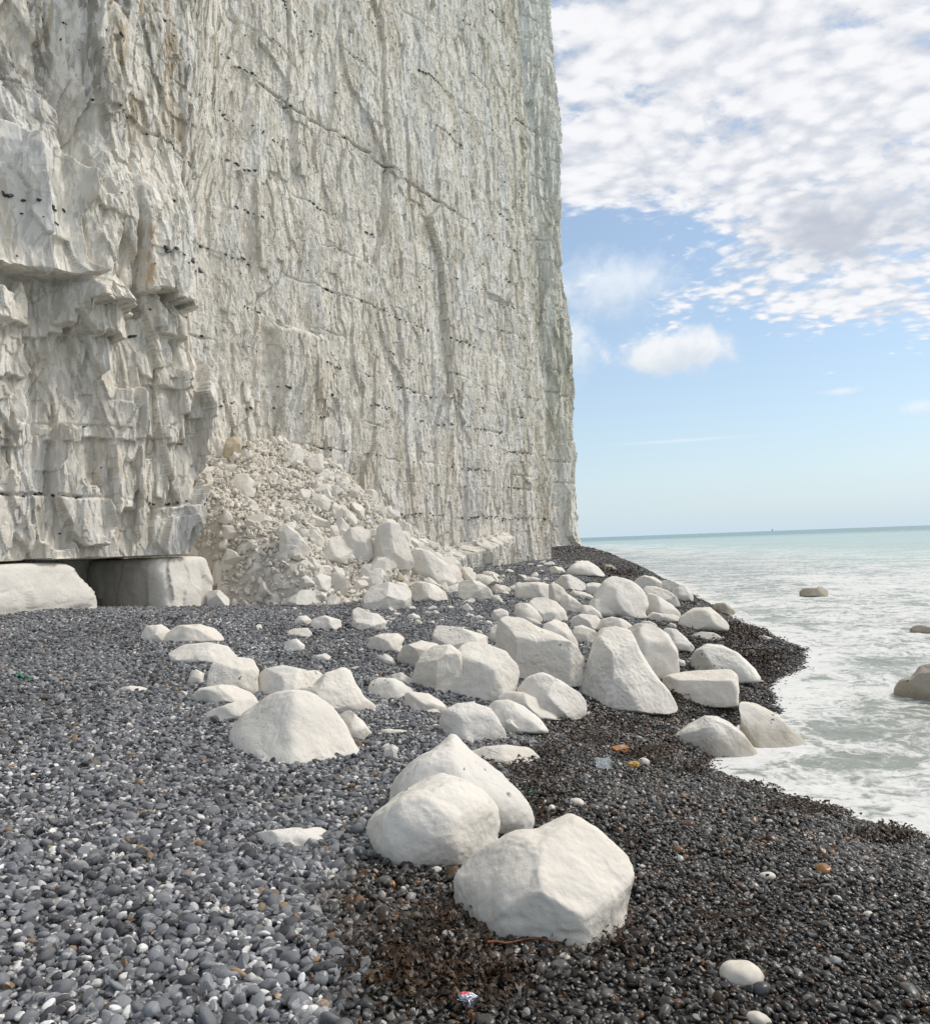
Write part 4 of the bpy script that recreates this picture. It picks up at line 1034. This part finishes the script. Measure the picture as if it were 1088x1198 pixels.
# ------------------------------------------------------------------ seaweed
M_weed = plain('seaweed', (.036, .019, .008), .45, .35, .4, 18, .85)
def seaweed():
    rg = np.random.default_rng(44); Vs, Fs = [], []; b = 0
    patches = [(762, 882, 32, 12, 520), (700, 868, 40, 8, 150), (870, 745, 35, 14, 700), (895, 770, 36, 10, 600), (845, 735, 30, 6, 300), (735, 706, 30, 5, 200), (800, 815, 60, 6, 260),
               (700, 850, 60, 10, 160), (640, 880, 40, 12, 120), (480, 1130, 90, 45, 620), (560, 1150, 60, 40, 420), (520, 1080, 40, 25, 130), (1040, 978, 30, 9, 800), (960, 945, 60, 9, 700), (600, 900, 40, 25, 250), (640, 930, 40, 40, 200), (900, 920, 40, 6, 80),
               (810, 900, 20, 6, 90), (700, 1100, 60, 30, 120), (740, 990, 10, 20, 60), (860, 1090, 60, 50, 160), (620, 1060, 60, 60, 60), (690, 668, 30, 3, 150), (730, 672, 20, 3, 150), (900, 790, 20, 8, 160)]
    for cx, cy, rx, ry, n in patches:
        for i in range(n):
            px = cx+rg.normal(0, .5)*rx; py = cy+rg.normal(0, .5)*ry
            P = hit(px, min(py, 1300)) if False else None
            patches_pts.append((px, py))
    pts = hit_many(np.array(patches_pts)); pts = pts[dist_water(pts[:, 0], pts[:, 1]) > .12]
    for (x, y, z) in pts:
        d = math.hypot(x, y); k = 1+max(0, d-5)*.09
        L = rg.uniform(.02, .075)*k; w = rg.uniform(.002, .010)*k; yaw = rg.uniform(0, 6.28); el = rg.uniform(-.4, .9); curl = rg.normal(0, 2.0)
        m = 5; pos = np.array([x, y, z+(.010+rg.uniform(0, .03))*k]); a = yaw; e = el; row = []
        for j in range(m+1):
            side = np.array([-math.sin(a), math.cos(a), rg.uniform(-1.2, 1.2)])
            ww = w*(1-.6*(j/m)**2)*(1 if j else .4)
            row.append(pos-side*ww); row.append(pos+side*ww)
            pos = pos+np.array([math.cos(a)*math.cos(e), math.sin(a)*math.cos(e), math.sin(e)])*L/m
            a += curl/m+rg.normal(0, .3); e -= rg.uniform(.1, .45)
            gz = z+.008
            if pos[2] < gz: pos[2] = gz; e = abs(e)*.3
        Vs += row
        for j in range(m):
            Fs.append((b+2*j, b+2*j+1, b+2*j+3, b+2*j+2))
        b += 2*(m+1)
    o = mesh_np('seaweed', np.array(Vs), np.array(Fs), M_weed, True)
    tag(o, 'dark brown seaweed strewn in clumps over the wet shingle', 'seaweed', kind='stuff')
patches_pts = []
def hit_many(pp):
    out = []
    ts = np.geomspace(1.5, 130, 700)
    for px, py in pp:
        d = ray(px, py); X = d[0]*ts; Y = d[1]*ts; Z = H+d[2]*ts
        i = np.nonzero(Z < 0.5)[0]
        lo = 0
        g = beach_z(X, Y) if False else None
        out.append((d, px, py))
    # vectorised fixed-point on the height of the beach
    D = np.array([d for d, _, _ in out]); z = np.full(len(D), .8)
    for it in range(12):
        t = (z-H)/np.minimum(D[:, 2], -1e-3); X = D[:, 0]*t; Y = D[:, 1]*t; z = .5*z+.5*np.maximum(beach_z(X, Y), 0)
    return np.stack([X, Y, z], 1)
seaweed()
# ------------------------------------------------------------------ litter
def at_px(px, py): return hit(px, py)
P = at_px(726, 880); r = np.linalg.norm(P-CAM)/F
def box_bm(sx, sy, sz, jit=0, seed=0, bev=.002):
    bm = bmesh.new(); bmesh.ops.create_cube(bm, size=1)
    for v in bm.verts: v.co = Vector((v.co.x*sx, v.co.y*sy, v.co.z*sz))
    bmesh.ops.bevel(bm, geom=bm.edges[:], offset=bev, segments=2, affect='EDGES')
    if jit:
        random.seed(seed)
        for v in bm.verts: v.co += Vector([random.uniform(-jit, jit) for _ in range(3)])
    return bm
def bm_obj(name, bm, mat, parent=None, loc=None, rot=None, smooth=False):
    me = bpy.data.meshes.new(name); bm.to_mesh(me); bm.free(); me.materials.append(mat)
    for p in me.polygons: p.use_smooth = smooth
    o = bpy.data.objects.new(name, me); col.objects.link(o)
    if parent: o.parent = parent
    if loc is not None: o.location = loc
    if rot: o.rotation_euler = rot
    return o
M_or = plain('orange_card', (.42, .17, .04), .5, .4, .1, 60, .15); M_lab = plain('grey_label', (.35, .33, .36), .5)
M_cream = plain('cream_card', (.62, .42, .18), .6)
pk = bpy.data.objects.new('carton', None); col.objects.link(pk); pk.location = (P[0], P[1], P[2]+.028); pk.rotation_euler = (.12, -.1, .25)
tag(pk, 'small crushed orange carton on the seaweed beyond the front boulders', 'litter')
bm_obj('box', box_bm(r*16, r*13, .034, .002, 3), M_or, pk)
bm_obj('side_panel', box_bm(r*11, .002, .024, 0), M_cream, pk, (-.004, -r*6.5-.003, -.002))
bm_obj('label_patch', box_bm(r*5, r*6, .002, 0, bev=.0005), M_lab, pk, (r*2.5, 0, .0195))
P = at_px(741, 898); r = np.linalg.norm(P-CAM)/F
iv, fc = ico(4); q = iv*np.array([1, .8, .55])*(1+.35*fbm(iv[:, 0]*2.5, iv[:, 1]*2.5, iv[:, 2]*2.5, 3, 5))[:, None]
tag(mesh_np('sponge', q*r*6.5, fc, plain('yellow_sponge', (.62, .42, .14), .9, .2, .8, 120, .25), False, loc=(P[0], P[1], P[2]+r*3)), 'lumpy yellow piece of sponge on the wet shingle', 'litter')
# crumpled sheets
def sheet(name, px, py, w, h, mat, label, seed, lift=.5, rot=0):
    P = at_px(px, py); r = np.linalg.norm(P-CAM)/F; n = 14
    u, v = np.meshgrid(np.linspace(-.5, .5, n), np.linspace(-.5, .5, n)); u = u.ravel(); v = v.ravel()
    f = noise3(u*4+seed, v*4, 0*u, seed); g_ = np.abs(noise3(u*7+seed, v*7, 0*u+3, seed+1))
    x = (u+.12*f)*w*r; y = (v+.12*g_)*h*r*.5; z = (v+.5)*h*r*lift+(f*.25+g_*.3)*w*r*.45
    ca, sa = math.cos(rot), math.sin(rot)
    V = np.stack([x*ca-y*sa, x*sa+y*ca, z], 1)
    o = mesh_np(name, V, grid_faces(n, n), mat, False, loc=(P[0], P[1], P[2]+.012))
    sol = o.modifiers.new('thickness', 'SOLIDIFY'); sol.thickness = .0015
    tag(o, label, 'litter'); return o
sheet('plastic_scrap', 706, 901, 16, 13, plain('white_plastic', (.50, .53, .52), .4, .4), 'crumpled pale plastic scrap left of the yellow sponge', 3, .8)
M_foil = plain('silver_foil', (.62, .63, .72), .25, .5, .4, 150, .25, metal=.7); M_red = plain('red_print', (.75, .07, .07), .4)
P = at_px(550, 1181); r = np.linalg.norm(P-CAM)/F
iv, fc = ico(4); cut = q
q = iv.copy()
g9 = np.random.default_rng(12)
for i in range(16):
    nn = g9.normal(size=3); nn /= np.linalg.norm(nn); ex = np.maximum(q@nn-g9.uniform(.5, .85), 0); q = q-nn*(ex*1.25)[:, None]
q = q*(1+.25*noise3(iv[:, 0]*4, iv[:, 1]*4, iv[:, 2]*4, 8))[:, None]*np.array([1.1, .8, .75])
fo = mesh_np('foil_wrapper', q*r*11, fc, M_foil, False, loc=(P[0], P[1], P[2]+r*10))
tag(fo, 'crumpled silver foil wrapper with a red patch in the front seaweed', 'litter')
m_ = (iv[:, 2] > .62) & (iv[:, 0] < .15) & (iv[:, 1] > -.5)
fm = fc[m_[fc].all(1)]
mesh_np('red_patch', (q*1.035)*r*11, fm, M_red, False, parent=fo)
# driftwood twig and stalk
def tube(name, pts, rad, mat, label, cat, seed=0):
    pts = np.array(pts); V = []; n = len(pts); k = 7
    for i, p in enumerate(pts):
        t = pts[min(i+1, n-1)]-pts[max(i-1, 0)]; t /= np.linalg.norm(t)
        a = np.cross(t, [0, 0, 1]); a /= np.linalg.norm(a)+1e-9; b = np.cross(a, t)
        rr = rad*(1-.35*i/n)*(1+.2*math.sin(i*1.7+seed))
        for j in range(k):
            th = 2*math.pi*j/k; V.append(p+rr*(a*math.cos(th)+b*math.sin(th)))
    Fc = [[i*k+j, i*k+(j+1) % k, (i+1)*k+(j+1) % k, (i+1)*k+j] for i in range(n-1) for j in range(k)]
    o = mesh_np(name, np.array(V)-pts[0], Fc, mat, True, loc=tuple(pts[0])); tag(o, label, cat); return o
def px_path(pp, lift):
    out = []
    for i, (x, y) in enumerate(pp):
        p = at_px(x, y); out.append(p+np.array([0, 0, lift]))
    return out
tube('stalk', px_path([(566, 1110), (580, 1109), (592, 1111), (603, 1109), (615, 1106), (630, 1105), (645, 1109), (655, 1112)], .022), .0055, plain('brown_stalk', (.16, .06, .025), .5, .4, 0, 40, .3), 'reddish brown kelp stalk lying under the biggest front boulder', 'seaweed stalk')
tube('stick', px_path([(523, 1155), (529, 1161), (534, 1167), (539, 1173)], .02), .011, plain('grey_driftwood', (.20, .17, .12), .8, .3, .5, 60, .2), 'short grey stick touching the foil wrapper', 'stick')
tube('rope_scrap', px_path([(618, 931), (623, 929), (628, 931), (633, 930)], .018), .004, plain('green_rope', (.02, .17, .11), .6), 'thin green rope scrap right of the knobbed boulder', 'rope')
tube('rope_tangle', px_path([(18, 795), (24, 793), (28, 797), (33, 796), (38, 800)], .03), .012, plain('green_net', (.02, .27, .15), .6), 'green rope tangle in dry pebbles at the left edge', 'rope')
# green tuft on the sea rock
# ------------------------------------------------------------------ sea
def build_sea():
    th = np.radians(np.concatenate([np.arange(-62, -8, 2), np.arange(-8, 36, .11), np.arange(36, 125, 1.0)]))
    rr = np.concatenate([np.arange(3, 6, .1), np.geomspace(6, 90, 760), np.geomspace(92, 9000, 90)])
    T, R = np.meshgrid(th, rr); X = (R*np.sin(T)).ravel(); Y = (R*np.cos(T)).ravel()
    sh = -dist_water(X, Y)
    rv = R.ravel()
    s = X*DV[0]+Y*DV[1]; p = X*NV[0]+Y*NV[1]
    wx = X*.93-Y*.0; wy = Y
    near = np.clip(1-rv/120, 0, 1)
    am = sstep(0, 6, sh)
    Z = am*(.055*noise3(wx*.16, wy*.42, 0*X, 201)+.035*noise3(wx*.5, wy*1.1, 0*X, 202)+.03*noise3(wx*1.1, wy*2.3, 0*X, 203))
    Z += sstep(0, 1.5, sh)*(.022*fbm(X*2.2, Y*3.6, 0*X, 3, 204)) + sstep(-.3, 1, sh)*.010*fbm(X*5, Y*8, 0*X, 2, 208)
    # little breakers
    for c, w, a, sd in ((13.5, 1.0, .13, 205), (25, 1.6, .18, 206), (7, .7, .07, 207)):
        q = sh-c-2.0*noise3(X*.09, Y*.05, 0*X, sd); Z += a*np.exp(-(q/w)**2)*np.clip(noise3(X*.13, Y*.09, 0*X, sd+20)*3+.2, 0, 1)
    Z = Z*near*sstep(-.2, .8, sh)
    o = mesh_np('sea', np.stack([X, Y, Z], 1), grid_faces(len(rr), len(th)), None, True)
    float_attr(o.data, 'shore', sh)
    # foam
    cov = np.interp(sh, [-1, 0, .3, 1.2, 4, 10, 22, 34, 46, 64], [.9, .9, .55, .30, .26, .34, .30, .16, .02, -.3])
    cov = cov + .16*sstep(12, 20, Y)*sstep(60, 34, Y)*sstep(0, 3, sh)*sstep(30, 12, sh)
    cov = cov + .5*np.exp(-((X-5.2)/1.5)**2-((Y-8.0)/.9)**2)+.35*np.exp(-((X-3.6)/1.2)**2-((Y-9.8)/.35)**2)
    cov = cov + .22*noise3(X*.22, Y*.35, 0*X, 212)
    foam = cov
    float_attr(o.data, 'foam', foam)
    m, nt, b = new_mat('sea_water'); g = G(nt); P = g.pos()
    S_ = g.n('ShaderNodeAttribute', attribute_name='shore').outputs['Fac']; Fm = g.n('ShaderNodeAttribute', attribute_name='foam').outputs['Fac']
    near_c = (.27, .285, .245); mid_c = (.42, .52, .465); far_c = (.12, .23, .215)
    c = g.mix(g.ramp(S_, 3, 26), near_c, mid_c)
    pn = g.noise(g.vmath('MULTIPLY', P, (.010, .05, 1)), 1, 3, .5)
    c = g.mix(g.math('MULTIPLY', g.ramp(pn, .35, .65), .35), c, (.30, .36, .31))
    c = g.mix(g.ramp(S_, 70, 420), c, far_c)
    wn = g.n('ShaderNodeTexNoise'); g.set(wn, 'Vector', P); wn.inputs['Scale'].default_value = .9; wn.inputs['Detail'].default_value = 3
    Pf = g.vmath('ADD', P, g.vmath('MULTIPLY', wn.outputs['Color'], (1.6, 1.6, 0)))
    def ridge(sc, det):
        q = g.noise(Pf, sc, det, .6); return g.math('SUBTRACT', 1.0, g.math('MULTIPLY', g.math('ABSOLUTE', g.math('SUBTRACT', q, .5)), 7.0))
    lace = g.math('ADD', g.math('MULTIPLY', ridge(.75, 5), .36), g.math('MULTIPLY', ridge(2.3, 5), .34))
    lace = g.math('ADD', lace, g.math('MULTIPLY', g.math('SUBTRACT', g.noise(P, 11, 5, .7), .5), .9))
    ff = g.math('MULTIPLY', g.ramp(g.math('ADD', lace, Fm), .58, 1.04), .86)
    c = g.mix(ff, c, (.80, .80, .785))
    nt.links.new(c, b.inputs['Base Color'])
    nt.links.new(g.math('ADD', .26, g.math('MULTIPLY', ff, .5)), b.inputs['Roughness'])
    b.inputs['IOR'].default_value = 1.33; b.inputs['Specular IOR Level'].default_value = .4
    cd = g.n('ShaderNodeCameraData').outputs['View Distance'] if False else None
    n1 = g.noise(g.vmath('MULTIPLY', P, (1.0, 2.0, 1)), 1.6, 5, .62); n2 = g.noise(g.vmath('MULTIPLY', P, (1.0, 1.6, 1)), 8, 5, .65)
    nf = g.noise(g.vmath('MULTIPLY', P, (.12, .35, 1)), 1, 6, .65)
    nb = g.bump(nf, .40, .7); nb = g.bump(n1, .55, .10, nb); nb = g.bump(n2, .45, .018, nb); nb = g.bump(ff, .4, .02, nb)
    nt.links.new(nb, b.inputs['Normal'])
    o.data.materials.append(m)
    tag(o, kind='structure', label='pale turquoise sea with white foam along the shingle')
build_sea()
# sailing boat on the horizon
def boat():
    d = ray(903.5, 620.5); d = np.array([d[0], d[1], 0]); d /= np.linalg.norm(d); P = d*3800
    e = bpy.data.objects.new('sailing_boat', None); col.objects.link(e); e.location = (P[0], P[1], 0); e.rotation_euler = (0, 0, .5)
    tag(e, 'tiny sailing boat far out on the horizon', 'boat')
    bm = bmesh.new()
    st = [(-5, .9, 1.2), (-3, 1.5, 1.1), (0, 1.7, 1.1), (3, 1.1, 1.25), (5.5, .05, 1.5)]
    rows = []
    for x, w, h in st: rows.append([bm.verts.new((x, -w, h)), bm.verts.new((x, -w*.6, -.3)), bm.verts.new((x, w*.6, -.3)), bm.verts.new((x, w, h))])
    for a, b_ in zip(rows, rows[1:]):
        for j in range(4): bm.faces.new((a[j], b_[j], b_[(j+1) % 4], a[(j+1) % 4]))
    bm.faces.new(rows[0][::-1]); bm.faces.new(rows[-1])
    bm_obj('hull', bm, plain('boat_hull', (.3, .32, .33), .4), e)
    bm = bmesh.new(); bmesh.ops.create_cone(bm, cap_ends=True, segments=8, radius1=.12, radius2=.06, depth=13, matrix=Matrix.Translation((.5, 0, 7.5))); bm_obj('mast', bm, plain('mast_metal', (.4, .4, .4), .4), e)
    for nm, pts in (('mainsail', [(.3, 0, 2), (-4.2, .5, 2.2), (-2.4, .6, 6.5), (.3, 0, 13.3)]), ('foresail', [(5.2, 0, 1.8), (.9, .5, 2.2), (1.4, .3, 7), (.7, 0, 12)])):
        bm = bmesh.new(); a = [bm.verts.new(p) for p in pts]; b_ = [bm.verts.new((p[0], p[1]+.05, p[2])) for p in pts]
        bm.faces.new(a); bm.faces.new(b_[::-1])
        for j in range(4): bm.faces.new((a[j], b_[j], b_[(j+1) % 4], a[(j+1) % 4]))
        bm_obj(nm, bm, plain('sail_cloth', (.45, .48, .5), .7), e)
boat()
# ------------------------------------------------------------------ sky, sun
SUN_AZ, SUN_EL = math.radians(72), math.radians(48)
sl = bpy.data.lights.new('sun', 'SUN'); sl.energy = 2.2; sl.angle = math.radians(15); sl.color = (1, .94, .86)
so = bpy.data.objects.new('sun', sl); col.objects.link(so)
sd = Vector((math.sin(SUN_AZ)*math.cos(SUN_EL), math.cos(SUN_AZ)*math.cos(SUN_EL), math.sin(SUN_EL)))
so.rotation_euler = sd.to_track_quat('Z', 'Y').to_euler()
w = bpy.data.worlds.new('World'); scene.world = w; w.use_nodes = True; nt = w.node_tree; nt.nodes.clear(); g = G(nt)
out = nt.nodes.new('ShaderNodeOutputWorld'); bg = nt.nodes.new('ShaderNodeBackground'); nt.links.new(bg.outputs[0], out.inputs[0])
sky = nt.nodes.new('ShaderNodeTexSky'); sky.sky_type = 'NISHITA'; sky.sun_disc = False; sky.sun_elevation = SUN_EL; sky.sun_rotation = SUN_AZ; sky.air_density = 1.0; sky.dust_density = .6; sky.ozone_density = 1.2
WS = .13; bg.inputs['Strength'].default_value = WS
D = g.n('ShaderNodeTexCoord').outputs['Generated']
sx = g.n('ShaderNodeSeparateXYZ'); g.set(sx, 0, D); dx, dy, dz = sx.outputs
az = g.math('ARCTAN2', dx, dy); el = g.math('ARCSINE', dz)
azd = g.math('MULTIPLY', az, 57.2958); eld = g.math('MULTIPLY', el, 57.2958)
def K(v): return tuple(x/WS for x in v)
# pale veil low down
veil = g.math('POWER', g.math('SUBTRACT', 1.0, g.math('MAXIMUM', dz, 0.0)), 9.0)
veil = g.math('ADD', g.math('MULTIPLY', veil, .66), .27)
c = g.mix(veil, sky.outputs[0], K((.53, .665, .775)))
# cloud deck plane coordinates
den = g.math('ADD', g.math('MAXIMUM', dz, 0.0), .16)
pu = g.math('DIVIDE', dx, den); pv = g.math('DIVIDE', dy, den)
cv = g.n('ShaderNodeCombineXYZ'); g.set(cv, 0, pu); g.set(cv, 1, pv); Pc = cv.outputs[0]
mp = g.n('ShaderNodeMapping'); g.set(mp, 0, Pc); mp.inputs['Rotation'].default_value = (0, 0, math.radians(-24)); mp.inputs['Scale'].default_value = (1.0, 1.15, 1)
wob = g.n('ShaderNodeTexNoise'); g.set(wob, 'Vector', Pc); wob.inputs['Scale'].default_value = 1.6
Pw = g.vmath('ADD', mp.outputs[0], g.vmath('MULTIPLY', wob.outputs['Color'], (.16, .16, 0)))
small_ = g.noise(Pw, 9.0, 6, .55, .1); fine = g.noise(Pw, 34, 4, .6, .1); large = g.noise(Pc, .55, 4, .5)
wv = g.voro(g.vmath('ADD', Pw, g.vmath('MULTIPLY', g.n('ShaderNodeTexNoise').outputs['Color'], (0, 0, 0))), 24, 'SMOOTH_F1')
tex = g.math('ADD', g.math('ADD', g.math('MULTIPLY', small_, .55), g.math('MULTIPLY', fine, .40)), g.math('MULTIPLY', g.math('SUBTRACT', .84, wv), g.math('ADD', .10, g.math('MULTIPLY', g.ramp(g.noise(Pc, 3.5, 3), .38, .62), .34))))
# edge of the deck: from 21 deg high at the cliff down to 9 at the right
edge = g.math('SUBTRACT', 17.0, g.math('MULTIPLY', g.math('SUBTRACT', azd, 7.0), .26))
edge = g.math('MAXIMUM', edge, 6.0)
dd = g.math('SUBTRACT', eld, edge)
# secondary band of thinner ripples just under the deck
cover = g.math('ADD', g.math('MULTIPLY', g.ramp(dd, -3.5, 1.5, False), .7), g.math('MULTIPLY', g.ramp(dd, 0, 9, False), .42))
gap = g.math('MULTIPLY', g.ramp(g.math('ABSOLUTE', g.math('ADD', g.math('SUBTRACT', eld, 20.3), g.math('MULTIPLY', g.math('SUBTRACT', azd, 8.0), .2))), 3.4, .3), g.ramp(azd, 26, 12))
cover = g.math('SUBTRACT', cover, g.math('MULTIPLY', gap, .75))
blue = g.math('MULTIPLY', g.ramp(azd, 11, 6), g.ramp(eld, 23, 29)); cover = g.math('SUBTRACT', cover, g.math('MULTIPLY', blue, .35))
thr = g.math('SUBTRACT', .89, g.math('MULTIPLY', cover, .43))
thr = g.math('ADD', thr, g.math('MULTIPLY', g.math('SUBTRACT', .5, large), .36))
mk = g.n('ShaderNodeMapRange'); mk.interpolation_type = 'SMOOTHSTEP'; g.set(mk, 0, tex); g.set(mk, 1, g.math('SUBTRACT', thr, .11)); g.set(mk, 2, g.math('ADD', thr, .13))
mask = g.math('MULTIPLY', g.math('MULTIPLY', mk.outputs[0], .95), g.ramp(dd, -5.5, -2.5))
shade = g.ramp(g.math('ADD', g.math('ADD', g.math('MULTIPLY', small_, .5), g.math('MULTIPLY', fine, .25)), g.math('MULTIPLY', g.math('SUBTRACT', .8, wv), .45)), .38, .66)
cc = g.mix(shade, K((.60, .63, .69)), K((.88, .875, .89)))
c = g.mix(mask, c, cc)
def blob(c, az0, el0, rx, ry, dens, top, bot, soft=.45, amp=.75, sc=1.0):
    P2 = g.n('ShaderNodeCombineXYZ'); g.set(P2, 0, azd); g.set(P2, 1, eld)
    nz = g.noise(P2.outputs[0], .55*sc, 6, .6, .3)
    a = g.math('DIVIDE', g.math('SUBTRACT', azd, az0), rx); e = g.math('DIVIDE', g.math('SUBTRACT', eld, el0), ry)
    e2 = g.math('MULTIPLY', e, g.math('ADD', 1.0, g.math('MULTIPLY', g.math('LESS_THAN', e, 0.0), .15)))
    r = g.math('SQRT', g.math('ADD', g.math('MULTIPLY', a, a), g.math('MULTIPLY', e2, e2)))
    r = g.math('ADD', r, g.math('MULTIPLY', g.math('SUBTRACT', nz, .5), -2*amp))
    mk = g.math('MULTIPLY', g.ramp(r, 1.0+soft*.3, 1.0-soft), dens)
    sh = g.ramp(g.math('ADD', e, g.math('MULTIPLY', g.math('SUBTRACT', nz, .5), 2.0)), -.7, .6)
    return g.mix(mk, c, g.mix(sh, K(bot), K(top)))
c = blob(c, 15.0, 12.2, 4.3, 1.75, .95, (.84, .85, .87), (.66, .71, .77), .5, .6)
c = blob(c, 6.6, 12.9, 3.4, 2.8, .9, (.80, .84, .89), (.60, .70, .80), .6, .6)
c = blob(c, 10.8, 16.8, 4.8, 2.5, .8, (.78, .83, .89), (.60, .69, .79), .9, .8)
c = blob(c, 25.0, 18.3, 5.4, 2.7, .85, (.47, .51, .59), (.47, .51, .59), .9, .9, .7)
c = blob(c, 28.5, 20.0, 2.4, 1.3, .5, (.58, .62, .68), (.58, .62, .68), 1.1, .9, .7)
c = blob(c, 14.8, 6.35, 5.0, .14, .35, (.8, .86, .92), (.8, .86, .92), .9, .3)
c = blob(c, 25.2, 8.7, 1.3, .28, .55, (.85, .87, .9), (.8, .84, .9), .9, .5, 2)
c = blob(c, 29.5, 7.2, 1.1, .5, .6, (.85, .87, .9), (.75, .8, .88), .9, .5, 2)
nt.links.new(c, bg.inputs['Color'])
w.cycles.sampling_method = 'MANUAL'; w.cycles.sample_map_resolution = 1024
scene.view_settings.view_transform = 'Standard'; scene.view_settings.look = 'None'; scene.view_settings.exposure = 0.15; scene.view_settings.gamma = 1
scene.render.engine = 'CYCLES'
scene.cycles.max_bounces = 4; scene.cycles.diffuse_bounces = 3; scene.cycles.glossy_bounces = 2
